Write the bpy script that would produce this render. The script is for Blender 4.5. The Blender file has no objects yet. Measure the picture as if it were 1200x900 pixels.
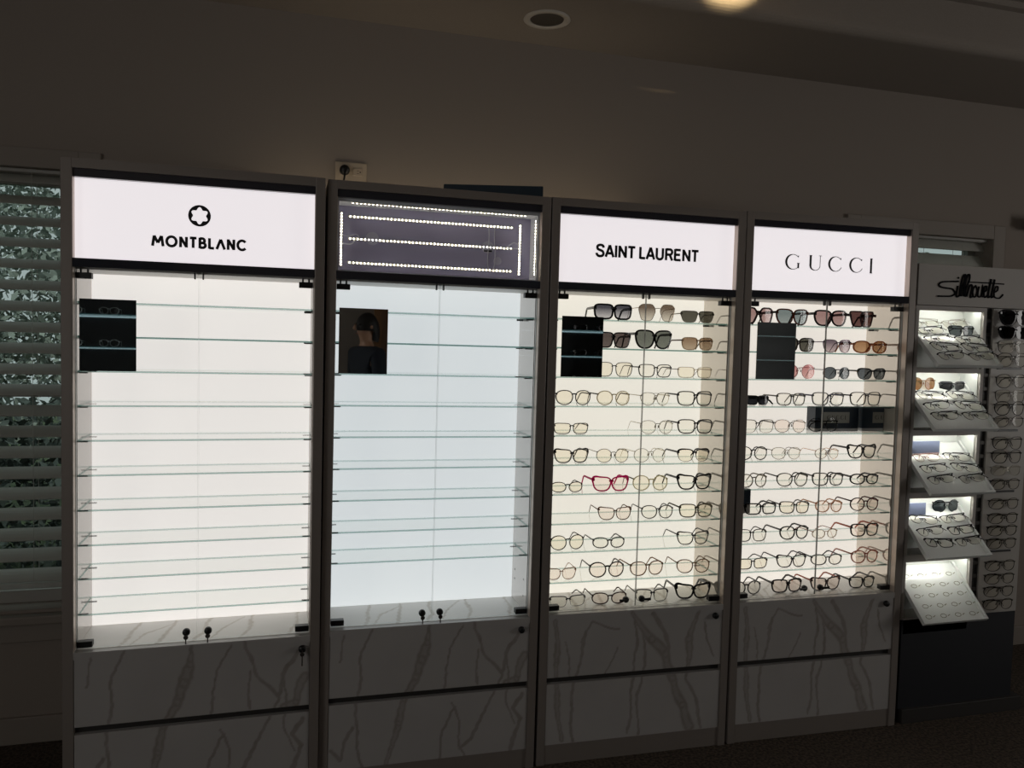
import bpy, bmesh, math, random
import numpy as np
from mathutils import Matrix, Vector
random.seed(4)
rng = np.random.default_rng(7)
scene = bpy.context.scene
COL = scene.collection
PI = math.pi

# ------------------------------------------------------------------ camera, world, lights, exposure
cam_data = bpy.data.cameras.new('camera')
cam_data.sensor_width = 36.0
cam_data.lens = 928.49 * 36 / 1200
cam_data.clip_start = 0.05
camera = bpy.data.objects.new('camera', cam_data)
COL.objects.link(camera)
_r = Vector((0.962522, -0.270005, 0.025477)); _u = Vector((-0.010234, 0.057714, 0.998281)); _f = Vector((0.271011, 0.961128, -0.052788))
_m = Matrix.Identity(4)
for i in range(3):
    _m[i][0] = _r[i]; _m[i][1] = _u[i]; _m[i][2] = -_f[i]; _m[i][3] = (0.64886, -2.609567, 1.515754)[i]
camera.matrix_world = _m
scene.camera = camera
scene.view_settings.view_transform = 'Standard'
scene.view_settings.look = 'None'
scene.view_settings.gamma = 1
scene.view_settings.use_curve_mapping = False
scene.view_settings.exposure = 0.0
scene.cycles.max_bounces = 14
scene.cycles.transparent_max_bounces = 40
scene.cycles.glossy_bounces = 6
scene.cycles.diffuse_bounces = 5
scene.cycles.sample_clamp_indirect = 4.0
scene.cycles.caustics_reflective = False

world = bpy.data.worlds.new('daylight'); scene.world = world; world.use_nodes = True
world.node_tree.nodes['Background'].inputs[0].default_value = (0.66, 0.72, 0.73, 1)
world.node_tree.nodes['Background'].inputs[1].default_value = 1.1

def light(name, kind, loc, rot, energy, color, **kw):
    d = bpy.data.lights.new(name, kind); d.energy = energy; d.color = color
    for k, v in kw.items(): setattr(d, k, v)
    o = bpy.data.objects.new(name, d); COL.objects.link(o); o.location = loc; o.rotation_euler = rot
    return o
light('sun', 'SUN', (0, -6, 8), (math.radians(38), 0, math.radians(14)), 1.4, (1, .96, .88), angle=.02)
light('cove_downlight_lamp', 'SPOT', (2.18, -0.60, 2.925), (math.radians(92.5), 0, 0), 80.0, (1, .76, .4), spot_size=math.radians(35), spot_blend=.6, shadow_soft_size=.01)
light('warm_glow_behind_cabinets', 'AREA', (1.30, .50, 1.96), (PI, 0, 0), .8, (1, .84, .62), shape='RECTANGLE', size=1.5, size_y=.06)

FILL_ENERGY = 26  # strength of two unseen area lights added to lift the dim room
light('fill_light_left', 'AREA', (-2.45, -3.9, 1.6), (0, -PI / 2, 0), FILL_ENERGY, (1, .95, .9), shape='RECTANGLE', size=1.4, size_y=2.4)
light('fill_light_right', 'AREA', (6.65, -2.5, 1.6), (0, PI / 2, 0), FILL_ENERGY * .95, (1, .95, .9), shape='RECTANGLE', size=1.4, size_y=1.4)
# ------------------------------------------------------------------ materials
def lin(c):
    if isinstance(c, str):
        c = [int(c[i:i+2], 16) / 255 for i in (0, 2, 4)]
    return tuple((v / 12.92 if v <= .04045 else ((v + .055) / 1.055) ** 2.4) for v in c)
MATS = {}
def mat(name, color='808080', rough=.5, metal=0.0, emit=None, strength=0, spec=.5, noise=None, bump=None):
    if name in MATS: return MATS[name]
    m = bpy.data.materials.new(name); m.use_nodes = True
    nt = m.node_tree; b = nt.nodes['Principled BSDF']
    b.inputs['Base Color'].default_value = (*lin(color), 1)
    b.inputs['Roughness'].default_value = rough
    b.inputs['Metallic'].default_value = metal
    b.inputs['Specular IOR Level'].default_value = spec
    if emit:
        b.inputs['Emission Color'].default_value = (*lin(emit), 1)
        b.inputs['Emission Strength'].default_value = strength
    if noise:
        scale, amount, other = noise
        tc = nt.nodes.new('ShaderNodeTexCoord'); n = nt.nodes.new('ShaderNodeTexNoise'); mx = nt.nodes.new('ShaderNodeMix'); mx.data_type = 'RGBA'
        rp = nt.nodes.new('ShaderNodeValToRGB'); rp.color_ramp.elements[0].position = .5 - amount; rp.color_ramp.elements[1].position = .5 + amount
        n.inputs['Scale'].default_value = scale; n.inputs['Detail'].default_value = 4
        nt.links.new(tc.outputs['Object'], n.inputs['Vector']); nt.links.new(n.outputs['Fac'], rp.inputs[0]); nt.links.new(rp.outputs[0], mx.inputs['Factor'])
        mx.inputs[6].default_value = (*lin(color), 1); mx.inputs[7].default_value = (*lin(other), 1)
        nt.links.new(mx.outputs[2], b.inputs['Base Color'])
        if bump:
            bp = nt.nodes.new('ShaderNodeBump'); bp.inputs['Strength'].default_value = bump; bp.inputs['Distance'].default_value = .01
            nt.links.new(n.outputs['Fac'], bp.inputs['Height']); nt.links.new(bp.outputs[0], b.inputs['Normal'])
    MATS[name] = m
    return m
def glass(name, tint, fres=1.45, rough=0.0, base=0.0, edge_mix=None, gloss=1.0):
    """thin clear sheet: straight-through transparency plus a Fresnel reflection"""
    if name in MATS: return MATS[name]
    m = bpy.data.materials.new(name); m.use_nodes = True
    nt = m.node_tree; nt.nodes.clear()
    out = nt.nodes.new('ShaderNodeOutputMaterial'); mx = nt.nodes.new('ShaderNodeMixShader')
    tr = nt.nodes.new('ShaderNodeBsdfTransparent'); tr.inputs[0].default_value = (*lin(tint), 1)
    gl = nt.nodes.new('ShaderNodeBsdfGlossy'); gl.inputs['Roughness'].default_value = rough; gl.inputs[0].default_value = (gloss, gloss, gloss, 1)
    fr = nt.nodes.new('ShaderNodeFresnel'); fr.inputs[0].default_value = fres
    geo = nt.nodes.new('ShaderNodeNewGeometry')
    # keep the same reflection on both faces of the sheet
    ad = nt.nodes.new('ShaderNodeMath'); ad.operation = 'MULTIPLY_ADD'; ad.inputs[1].default_value = 1.0; ad.inputs[2].default_value = base
    inv = nt.nodes.new('ShaderNodeMath'); inv.operation = 'SUBTRACT'; inv.inputs[0].default_value = 1.0
    nt.links.new(geo.outputs['Backfacing'], inv.inputs[1])
    mul = nt.nodes.new('ShaderNodeMath'); mul.operation = 'MULTIPLY'
    nt.links.new(fr.outputs[0], ad.inputs[0]); nt.links.new(ad.outputs[0], mul.inputs[0]); nt.links.new(inv.outputs[0], mul.inputs[1])
    nt.links.new(mul.outputs[0], mx.inputs[0]); nt.links.new(tr.outputs[0], mx.inputs[1])
    last = gl
    nt.links.new(last.outputs[0], mx.inputs[2])
    if edge_mix:
        fac, col = edge_mix
        df = nt.nodes.new('ShaderNodeBsdfDiffuse'); df.inputs[0].default_value = (*lin(col), 1)
        m2 = nt.nodes.new('ShaderNodeMixShader'); m2.inputs[0].default_value = fac
        nt.links.new(mx.outputs[0], m2.inputs[1]); nt.links.new(df.outputs[0], m2.inputs[2]); nt.links.new(m2.outputs[0], out.inputs[0])
    else:
        nt.links.new(mx.outputs[0], out.inputs[0])
    MATS[name] = m
    return m
def gradient_glass(name, top, bottom, z0, z1, fac=.06):
    """sunglass lens tinted darker at the top"""
    if name in MATS: return MATS[name]
    m = bpy.data.materials.new(name); m.use_nodes = True
    nt = m.node_tree; nt.nodes.clear()
    out = nt.nodes.new('ShaderNodeOutputMaterial'); mx = nt.nodes.new('ShaderNodeMixShader'); mx.inputs[0].default_value = fac
    tr = nt.nodes.new('ShaderNodeBsdfTransparent'); gl = nt.nodes.new('ShaderNodeBsdfGlossy'); gl.inputs['Roughness'].default_value = .02
    tc = nt.nodes.new('ShaderNodeTexCoord'); sp = nt.nodes.new('ShaderNodeSeparateXYZ'); mr = nt.nodes.new('ShaderNodeMapRange')
    mr.inputs[1].default_value = z0; mr.inputs[2].default_value = z1
    cm = nt.nodes.new('ShaderNodeMix'); cm.data_type = 'RGBA'; cm.inputs[6].default_value = (*lin(bottom), 1); cm.inputs[7].default_value = (*lin(top), 1)
    nt.links.new(tc.outputs['Object'], sp.inputs[0]); nt.links.new(sp.outputs[2], mr.inputs[0]); nt.links.new(mr.outputs[0], cm.inputs['Factor'])
    nt.links.new(cm.outputs[2], tr.inputs[0]); nt.links.new(tr.outputs[0], mx.inputs[1]); nt.links.new(gl.outputs[0], mx.inputs[2]); nt.links.new(mx.outputs[0], out.inputs[0])
    MATS[name] = m
    return m
def half_mirror(name, tint, fac, diffuse):
    if name in MATS: return MATS[name]
    m = bpy.data.materials.new(name); m.use_nodes = True
    nt = m.node_tree; nt.nodes.clear()
    out = nt.nodes.new('ShaderNodeOutputMaterial'); mx = nt.nodes.new('ShaderNodeMixShader'); mx.inputs[0].default_value = fac
    df = nt.nodes.new('ShaderNodeBsdfDiffuse'); df.inputs[0].default_value = (*lin(diffuse), 1)
    gl = nt.nodes.new('ShaderNodeBsdfGlossy'); gl.inputs['Roughness'].default_value = .015; gl.inputs[0].default_value = (*lin(tint), 1)
    nt.links.new(df.outputs[0], mx.inputs[1]); nt.links.new(gl.outputs[0], mx.inputs[2]); nt.links.new(mx.outputs[0], out.inputs[0])
    MATS[name] = m
    return m
def marble(name, base, vein, rough=.3):
    if name in MATS: return MATS[name]
    m = bpy.data.materials.new(name); m.use_nodes = True
    nt = m.node_tree; b = nt.nodes['Principled BSDF']; b.inputs['Roughness'].default_value = rough
    at = nt.nodes.new('ShaderNodeAttribute'); at.attribute_name = 'vein'
    tc = nt.nodes.new('ShaderNodeTexCoord'); n = nt.nodes.new('ShaderNodeTexNoise'); n.inputs['Scale'].default_value = 30; n.inputs['Detail'].default_value = 6
    mm = nt.nodes.new('ShaderNodeMath'); mm.operation = 'MULTIPLY_ADD'; mm.inputs[1].default_value = .9; mm.inputs[2].default_value = .5
    nt.links.new(tc.outputs['Object'], n.inputs['Vector']); nt.links.new(n.outputs['Fac'], mm.inputs[0])
    mu = nt.nodes.new('ShaderNodeMath'); mu.operation = 'MULTIPLY'; mu.use_clamp = True
    nt.links.new(at.outputs['Fac'], mu.inputs[0]); nt.links.new(mm.outputs[0], mu.inputs[1])
    n2 = nt.nodes.new('ShaderNodeTexNoise'); n2.inputs['Scale'].default_value = 5; n2.inputs['Detail'].default_value = 5
    nt.links.new(tc.outputs['Object'], n2.inputs['Vector'])
    c1 = nt.nodes.new('ShaderNodeMix'); c1.data_type = 'RGBA'; c1.inputs[6].default_value = (*lin(base), 1)
    c1.inputs[7].default_value = (*[v * .8 for v in lin(base)], 1); nt.links.new(n2.outputs['Fac'], c1.inputs['Factor'])
    c2 = nt.nodes.new('ShaderNodeMix'); c2.data_type = 'RGBA'; c2.inputs[7].default_value = (*lin(vein), 1)
    nt.links.new(c1.outputs[2], c2.inputs[6]); nt.links.new(mu.outputs[0], c2.inputs['Factor']); nt.links.new(c2.outputs[2], b.inputs['Base Color'])
    MATS[name] = m
    return m

M_FRAME = mat('bronze_laminate', '877f79', .4, .25)
M_GLOSSBLACK = mat('glossy_black_glass', '33333a', .08, 0, spec=.6)
M_BLACK = mat('matte_black', '101012', .4)
M_CHROME = mat('dark_chrome', '9a9a9c', .2, 1)
M_STEEL = mat('steel', '77797c', .3, 1)
M_MIRROR = half_mirror('mirror_glass', 'e0e6e6', 1.0, '000000')
M_SIDE = half_mirror('glossy_white_side', 'd9d6d4', .62, 'e6e2de')
M_SIDE_WARM = half_mirror('glossy_cream_side', 'dfd8cf', .62, 'e8e0d4')
M_DOOR = glass('door_glass', 'fcfcfc', 1.33)
M_DOOREDGE = mat('door_glass_edge', 'd8dedb', .3)
M_DOOREDGE_DARK = mat('door_glass_edge_grey', '8b8c88', .3)
M_SHELF = glass('shelf_glass', 'fcfdfc', 1.38)
M_SHELFEDGE = glass('shelf_glass_edge', 'cde2df', 1.2, edge_mix=(.30, 'b4d2cf'))
M_WHITE = mat('white_plastic', 'e4e4e2', .4)
M_MARBLE = marble('marble_laminate', 'aeaba9', '857f79')
M_LEDGE = marble('marble_ledge', 'f4f2ee', 'bcb4a8')
M_LETTER = mat('black_vinyl', '15161a', .5)
M_WALL = mat('wall_paint', '958b82', .85, noise=(220, .2, '938980'), bump=.04)
M_CEIL = mat('ceiling_paint', '9a9188', .9, noise=(150, .2, '968d84'), bump=.05)
M_CARPET = mat('carpet', '352d26', .95, noise=(90, .12, '5c5044'), bump=.6)
M_TRIM = mat('trim_paint', '8f867d', .6)

# ------------------------------------------------------------------ mesh helpers
def obj(name, verts, faces, m=None, parent=None, smooth=False, fmat=None):
    me = bpy.data.meshes.new(name); me.from_pydata([tuple(v) for v in verts], [], faces)
    ms = m if isinstance(m, (list, tuple)) else [m]
    for x in ms:
        if x: me.materials.append(x)
    if fmat: me.polygons.foreach_set('material_index', fmat)
    if smooth: me.polygons.foreach_set('use_smooth', [True] * len(me.polygons))
    me.update()
    o = bpy.data.objects.new(name, me); COL.objects.link(o)
    if parent: o.parent = parent
    return o
class MB:
    """collects simple shapes into one mesh"""
    def __init__(s): s.v = []; s.f = []; s.mi = []
    def add(s, v, f, mi=0):
        n = len(s.v); s.v += [tuple(p) for p in v]; s.f += [tuple(i + n for i in q) for q in f]; s.mi += [mi] * len(f)
        return s
    def box(s, x0, x1, y0, y1, z0, z1, mi=0, bev=0.0):
        if bev:
            bm = bmesh.new(); bmesh.ops.create_cube(bm, size=1)
            for v in bm.verts: v.co = ((x0 + x1) / 2 + v.co.x * (x1 - x0), (y0 + y1) / 2 + v.co.y * (y1 - y0), (z0 + z1) / 2 + v.co.z * (z1 - z0))
            bmesh.ops.bevel(bm, geom=bm.edges[:], offset=bev, segments=2, profile=.5, affect='EDGES')
            bm.verts.index_update(); s.add([v.co[:] for v in bm.verts], [[v.index for v in f.verts] for f in bm.faces], mi); bm.free()
            return s
        v = [(x0, y0, z0), (x1, y0, z0), (x1, y1, z0), (x0, y1, z0), (x0, y0, z1), (x1, y0, z1), (x1, y1, z1), (x0, y1, z1)]
        return s.add(v, [(0, 3, 2, 1), (4, 5, 6, 7), (0, 1, 5, 4), (1, 2, 6, 5), (2, 3, 7, 6), (3, 0, 4, 7)], mi)
    def glass_box(s, x0, x1, y0, y1, z0, z1, big, edge):
        """box whose faces across axis `big` are slot 0 and whose edges are slot `edge`"""
        n = len(s.mi); s.box(x0, x1, y0, y1, z0, z1)
        for k, ax in enumerate('zzyxyx'):
            s.mi[n + k] = 0 if ax == big else edge
        return s
    def tube(s, pts, r, n=6, mi=0, caps=True, flat=1.0, closed=False):
        pts = [Vector(p) for p in pts]; N = len(pts); rs = r if isinstance(r, (list, tuple)) else [r] * N
        ring0 = len(s.v); up = None
        for i, p in enumerate(pts):
            a = pts[(i - 1) % N] if closed else pts[max(i - 1, 0)]; b = pts[(i + 1) % N] if closed else pts[min(i + 1, N - 1)]
            t = (b - a).normalized() if (b - a).length > 1e-9 else Vector((0, 0, 1))
            if up is None:
                up = Vector((0, 0, 1)) if abs(t.z) < .9 else Vector((1, 0, 0))
            sd = t.cross(up)
            if sd.length < 1e-5: sd = t.cross(Vector((0, 1, 0)))
            sd.normalize(); up = sd.cross(t).normalized()
            for k in range(n):
                a_ = 2 * PI * k / n + PI / n
                s.v.append(tuple(p + (sd * math.cos(a_) * flat + up * math.sin(a_)) * rs[i]))
        segs = N if closed else N - 1
        for i in range(segs):
            for k in range(n):
                a0 = ring0 + i * n + k; a1 = ring0 + i * n + (k + 1) % n; j = (i + 1) % N
                b0 = ring0 + j * n + k; b1 = ring0 + j * n + (k + 1) % n
                s.f.append((a0, a1, b1, b0)); s.mi.append(mi)
        if caps and not closed:
            s.f.append(tuple(ring0 + k for k in reversed(range(n)))); s.mi.append(mi)
            s.f.append(tuple(ring0 + (N - 1) * n + k for k in range(n))); s.mi.append(mi)
        return s
    def lathe(s, prof, c, axis='z', n=24, mi=0):
        """prof: (radius, height) pairs turned round an axis through c"""
        b = len(s.v)
        for (r, h) in prof:
            for k in range(n):
                a = 2 * PI * k / n; u, w = r * math.cos(a), r * math.sin(a)
                p = {'z': (u, w, h), 'y': (u, h, w), 'x': (h, u, w)}[axis]
                s.v.append((c[0] + p[0], c[1] + p[1], c[2] + p[2]))
        for i in range(len(prof) - 1):
            for k in range(n):
                q = (b + i * n + k, b + i * n + (k + 1) % n, b + (i + 1) * n + (k + 1) % n, b + (i + 1) * n + k)
                s.f.append(q if axis != 'y' else q[::-1]); s.mi.append(mi)
        for i in (0, len(prof) - 1):
            if prof[i][0] > 1e-6:
                s.f.append(tuple(b + i * n + k for k in range(n))); s.mi.append(mi)
        return s
    def ribbon(s, pts, w, y0, y1, mi=0):
        """flat stroke in the x-z plane, from depth y0 (front) to y1 (back); w = half widths"""
        P = [Vector((p[0], p[1])) for p in pts]; N = len(P); ws = w if isinstance(w, (list, tuple)) else [w] * N
        closed = (P[0] - P[-1]).length < 1e-7
        Lf, Rt = [], []
        for i, p in enumerate(P):
            if closed and i in (0, N - 1): a, b = P[N - 2], P[1]
            else: a, b = P[max(i - 1, 0)], P[min(i + 1, N - 1)]
            d1 = (p - a).normalized() if (p - a).length > 1e-9 else None; d2 = (b - p).normalized() if (b - p).length > 1e-9 else None
            d = ((d1 or d2) + (d2 or d1)); d = d.normalized() if d.length > 1e-6 else (d1 or d2)
            nn = Vector((-d.y, d.x)); k = 1.0
            if d1 and d2:
                c = max(.35, nn.dot(Vector((-d1.y, d1.x)))); k = 1 / c
            Lf.append(p + nn * ws[i] * k); Rt.append(p - nn * ws[i] * k)
        b = len(s.v)
        for l, r in zip(Lf, Rt):
            s.v += [(l.x, y0, l.y), (r.x, y0, r.y), (l.x, y1, l.y), (r.x, y1, r.y)]
        for i in range(N - 1):
            a = b + 4 * i; c = a + 4
            s.f += [(a, a + 1, c + 1, c), (a, c, c + 2, a + 2), (a + 1, a + 3, c + 3, c + 1)]; s.mi += [mi] * 3
        return s
    def build(s, name, m=None, parent=None, smooth=False):
        return obj(name, s.v, s.f, m, parent, smooth, s.mi)
def box(name, x0, x1, y0, y1, z0, z1, m, parent=None, bev=0.0):
    return MB().box(x0, x1, y0, y1, z0, z1, 0, bev).build(name, m, parent)
def empty(name, loc=(0, 0, 0), rz=0.0, parent=None):
    o = bpy.data.objects.new(name, None); COL.objects.link(o); o.location = loc; o.rotation_euler = (0, 0, rz); o.empty_display_size = .05
    if parent: o.parent = parent
    return o
def tag(o, label, cat, group=None, kind=None):
    if label: o['label'] = label
    if cat: o['category'] = cat
    if group: o['group'] = group
    if kind: o['kind'] = kind
    return o
def struct(o): o['kind'] = 'structure'; return o
def copy_tree(root):
    new = root.copy(); COL.objects.link(new)
    for ch in root.children:
        c = ch.copy(); COL.objects.link(c); c.parent = new; c.matrix_parent_inverse = ch.matrix_parent_inverse
        for g in ch.children:
            d = g.copy(); COL.objects.link(d); d.parent = c
    return new

PAIR_POS = [[[(-0.108, 0.141), (0.066, 0.142), (0.232, 0.134)], [(-0.104, 0.145), (0.057, 0.147), (0.237, 0.127)], [(-0.099, 0.147), (0.069, 0.129), (0.233, 0.143)], [(-0.25, 0.134), (-0.094, 0.124), (0.073, 0.121), (0.234, 0.145)], [(-0.254, 0.131), (0.082, 0.132), (0.24, 0.142)], [(-0.249, 0.134), (-0.09, 0.125), (0.06, 0.128), (0.241, 0.135)], [(-0.264, 0.118), (-0.094, 0.142), (0.065, 0.135), (0.246, 0.143)], [(-0.074, 0.129), (0.098, 0.126), (0.258, 0.136)], [(-0.256, 0.128), (-0.094, 0.122), (0.25, 0.133)], [(-0.277, 0.118), (-0.098, 0.132), (0.063, 0.136), (0.255, 0.133)], [(-0.247, 0.139), (-0.084, 0.133), (0.088, 0.13), (0.259, 0.141)]], [[(-0.268, 0.136), (-0.116, 0.142), (0.051, 0.138), (0.195, 0.142)], [(-0.088, 0.143), (0.089, 0.128), (0.239, 0.147)], [(-0.081, 0.14), (0.093, 0.117), (0.25, 0.127)], [(-0.25, 0.096), (-0.108, 0.128), (0.056, 0.139), (0.23, 0.147)], [(-0.255, 0.144), (-0.109, 0.132), (0.05, 0.132)], [(-0.269, 0.122), (-0.119, 0.125), (0.063, 0.101), (0.224, 0.135)], [(-0.26, 0.122), (-0.088, 0.133), (0.072, 0.133), (0.244, 0.124)], [(-0.222, 0.138), (-0.075, 0.126), (0.082, 0.117), (0.25, 0.124)], [(-0.262, 0.13), (-0.068, 0.13), (0.071, 0.117), (0.256, 0.133)], [(-0.25, 0.138), (-0.078, 0.13), (0.085, 0.134), (0.264, 0.129)], [(-0.274, 0.126), (-0.091, 0.134), (0.084, 0.138), (0.255, 0.117)]]]
VEINS_A = [[(-0.294, 0.526, 0.0022), (-0.313, 0.436, 0.0022)], [(-0.21, 0.541, 0.0035), (-0.241, 0.455, 0.0035), (-0.246, 0.33, 0.0035), (-0.257, 0.247, 0.0035), (-0.247, 0.161, 0.0035), (-0.233, 0.074, 0.0035)], [(-0.01, 0.54, 0.0043), (-0.022, 0.481, 0.013), (-0.033, 0.422, 0.0182), (-0.057, 0.364, 0.0156), (-0.089, 0.298, 0.0113), (-0.112, 0.215, 0.0113), (-0.135, 0.131, 0.0095), (-0.15, 0.064, 0.0078)], [(0.101, 0.532, 0.0026), (0.065, 0.457, 0.0026), (0.045, 0.39, 0.0026), (0.051, 0.311, 0.0026)], [(0.145, 0.547, 0.0039), (0.174, 0.449, 0.0039), (0.22, 0.384, 0.0039), (0.248, 0.346, 0.0039)], [(0.248, 0.346, 0.0035), (0.231, 0.295, 0.0035), (0.181, 0.211, 0.0035), (0.139, 0.127, 0.0035), (0.105, 0.096, 0.0035)], [(0.306, 0.501, 0.0052), (0.272, 0.441, 0.0052), (0.247, 0.355, 0.0052)], [(0.263, 0.424, 0.0026), (0.271, 0.318, 0.0026), (0.269, 0.247, 0.0026), (0.298, 0.173, 0.0026)], [(0.327, 0.419, 0.013), (0.302, 0.333, 0.013), (0.267, 0.318, 0.013)], [(0.074, 0.265, 0.0026), (0.102, 0.175, 0.0026), (0.104, 0.105, 0.0026), (0.118, 0.068, 0.0026)], [(0.083, 0.247, 0.0035), (0.066, 0.231, 0.0035), (0.042, 0.164, 0.0035), (0.031, 0.078, 0.0035)], [(-0.268, 0.214, 0.0043), (-0.291, 0.149, 0.0043), (-0.307, 0.1, 0.0043), (-0.339, 0.137, 0.0043)], [(0.322, 0.277, 0.0061), (0.296, 0.226, 0.0061), (0.325, 0.188, 0.0061), (0.299, 0.137, 0.0061), (0.292, 0.075, 0.0061)], [(0.16, 0.45, 0.0026), (0.16, 0.327, 0.0026)]]
VEINS_B = [[(-0.316, 0.52, 0.0089), (-0.306, 0.376, 0.0089), (-0.309, 0.281, 0.0089), (-0.284, 0.086, 0.0089)], [(-0.214, 0.417, 0.0045), (-0.23, 0.322, 0.0045), (-0.252, 0.24, 0.0045), (-0.24, 0.081, 0.0045)], [(-0.277, 0.446, 0.0019), (-0.254, 0.312, 0.0019)], [(-0.197, 0.476, 0.0051), (-0.214, 0.417, 0.0051)], [(-0.071, 0.48, 0.0026), (-0.135, 0.496, 0.0026), (-0.173, 0.511, 0.0026), (-0.215, 0.442, 0.0026)], [(-0.075, 0.413, 0.0019), (-0.129, 0.314, 0.0019)], [(-0.014, 0.501, 0.0038), (0.002, 0.414, 0.0038), (-0.014, 0.317, 0.0038), (-0.015, 0.194, 0.0038), (-0.024, 0.084, 0.0038)], [(0.019, 0.474, 0.0038), (0.038, 0.338, 0.0038), (0.009, 0.241, 0.0038), (0.015, 0.08, 0.0038)], [(-0.022, 0.532, 0.0089), (0.06, 0.434, 0.0192), (0.115, 0.369, 0.0192), (0.145, 0.279, 0.0166), (0.19, 0.175, 0.0166), (0.227, 0.084, 0.0192)], [(0.056, 0.533, 0.0064), (0.112, 0.456, 0.0064), (0.129, 0.368, 0.0064)], [(0.242, 0.522, 0.0051), (0.213, 0.424, 0.0153), (0.21, 0.337, 0.0102), (0.206, 0.274, 0.0038), (0.251, 0.17, 0.0051), (0.275, 0.079, 0.0051)], [(0.271, 0.482, 0.0026), (0.288, 0.419, 0.0026), (0.318, 0.354, 0.0026)]]
SCRIPT = [([(3.1363, 1.7427), (3.1729, 1.7434), (3.2071, 1.7455), (3.2251, 1.757), (3.2102, 1.7735), (3.1805, 1.7763), (3.1558, 1.7792), (3.1432, 1.7865), (3.1508, 1.7964), (3.1739, 1.8014), (3.2401, 1.8055)], 0.00214), ([(3.2873, 1.8049), (3.3778, 1.8057), (3.4698, 1.8045)], 0.00166), ([(3.2369, 1.7875), (3.2315, 1.7493), (3.2393, 1.7444), (3.2492, 1.752)], 0.00214), ([(3.2364, 1.8225), (3.2398, 1.8163)], 0.00214), ([(3.2465, 1.7479), (3.2512, 1.7881), (3.261, 1.8265), (3.2715, 1.8329), (3.2698, 1.8129), (3.2584, 1.7764), (3.2545, 1.7462)], 0.00237), ([(3.2664, 1.7467), (3.271, 1.7889), (3.2817, 1.8294), (3.2929, 1.8331), (3.2918, 1.8119), (3.2783, 1.7772), (3.2745, 1.745)], 0.00237), ([(3.284, 1.7454), (3.2936, 1.7859), (3.3041, 1.7944), (3.3079, 1.7825), (3.3015, 1.7453), (3.3161, 1.7507)], 0.00214), ([(3.3258, 1.7913), (3.3142, 1.7788), (3.3151, 1.7507), (3.3274, 1.748), (3.3358, 1.7716), (3.3258, 1.7913)], 0.0019), ([(3.3435, 1.7901), (3.3384, 1.7556), (3.3466, 1.7471), (3.357, 1.7564), (3.3611, 1.7909), (3.3588, 1.7524), (3.3675, 1.7508)], 0.0019), ([(3.3703, 1.7691), (3.381, 1.7756), (3.3818, 1.7918), (3.3719, 1.7893), (3.3685, 1.7649), (3.3744, 1.747), (3.389, 1.7557)], 0.0019), ([(3.403, 1.8222), (3.3947, 1.7822), (3.3909, 1.7497), (3.4009, 1.7521)], 0.00261), ([(3.4204, 1.8214), (3.4125, 1.783), (3.4082, 1.7504), (3.4182, 1.7528)], 0.00261), ([(3.4236, 1.7692), (3.4384, 1.778), (3.4388, 1.793), (3.4268, 1.7896), (3.4214, 1.7651), (3.4266, 1.7491), (3.4484, 1.7459), (3.4606, 1.7545), (3.4677, 1.7629)], 0.00166)]


# ------------------------------------------------------------------ room shell
WY = 0.60          # face of the back wall
CZ = 2.75          # underside of the soffit along the wall
RX0, RX1, RY = -2.4, 6.6, -5.6
W1 = (-1.20, -0.085); W2 = (3.24, 4.03); WZ = (0.495, 2.09)
b = MB()
xs = [RX0 - .15, W1[0], W1[1], W2[0], W2[1], RX1 + .15]
for i in (0, 2, 4): b.box(xs[i], xs[i + 1], WY, WY + .15, 0, 3.0)
for w in (W1, W2):
    b.box(w[0], w[1], WY, WY + .15, 0, WZ[0]); b.box(w[0], w[1], WY, WY + .15, WZ[1], 3.0)
struct(b.build('wall_back', M_WALL))
SWZ = (.9, 2.3)     # openings added in the two unseen side walls to let the fill light in
for nm, xa, xb, SWY in (('wall_left', RX0 - .15, RX0, (-5.1, -2.7)), ('wall_right', RX1, RX1 + .15, (-3.2, -1.8))):
    b = MB().box(xa, xb, RY, SWY[0], 0, 3.0).box(xa, xb, SWY[1], WY, 0, 3.0).box(xa, xb, SWY[0], SWY[1], 0, SWZ[0]).box(xa, xb, SWY[0], SWY[1], SWZ[1], 3.0)
    struct(b.build(nm, M_WALL))
struct(box('wall_front', RX0 - .15, RX1 + .15, RY - .15, RY, 0, 3.0, M_WALL))
struct(box('floor', RX0 - .15, RX1 + .15, RY - .15, WY + .15, -.1, 0, M_CARPET))
# ceiling: low soffit along the back wall with a rounded edge, then the higher ceiling over the room
b = MB()
prof = [(WY, CZ), (.105, CZ)] + [(.065 + .04 * (1 - math.sin(a)), CZ + .04 * (1 - math.cos(a))) for a in [PI / 2 * k / 6 for k in range(1, 7)]] + [(.065, 2.93), (.03, 2.93), (.03, 2.955), (RY, 2.955)]
n = len(prof); X0, X1 = RX0 - .15, RX1 + .15
v = [(X0, y, z) for y, z in prof] + [(X1, y, z) for y, z in prof]
b.add(v, [(i, i + 1, n + i + 1, n + i) for i in range(n - 1)])
b.box(X0, X1, RY - .15, WY + .15, 3.0, 3.05)
struct(b.build('ceiling', M_CEIL))
for i, (x0, x1) in enumerate(((RX0, RX1),)):
    struct(box('baseboard_back', x0, x1, WY - .015, WY, 0, .10, M_TRIM, None, .004))

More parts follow.
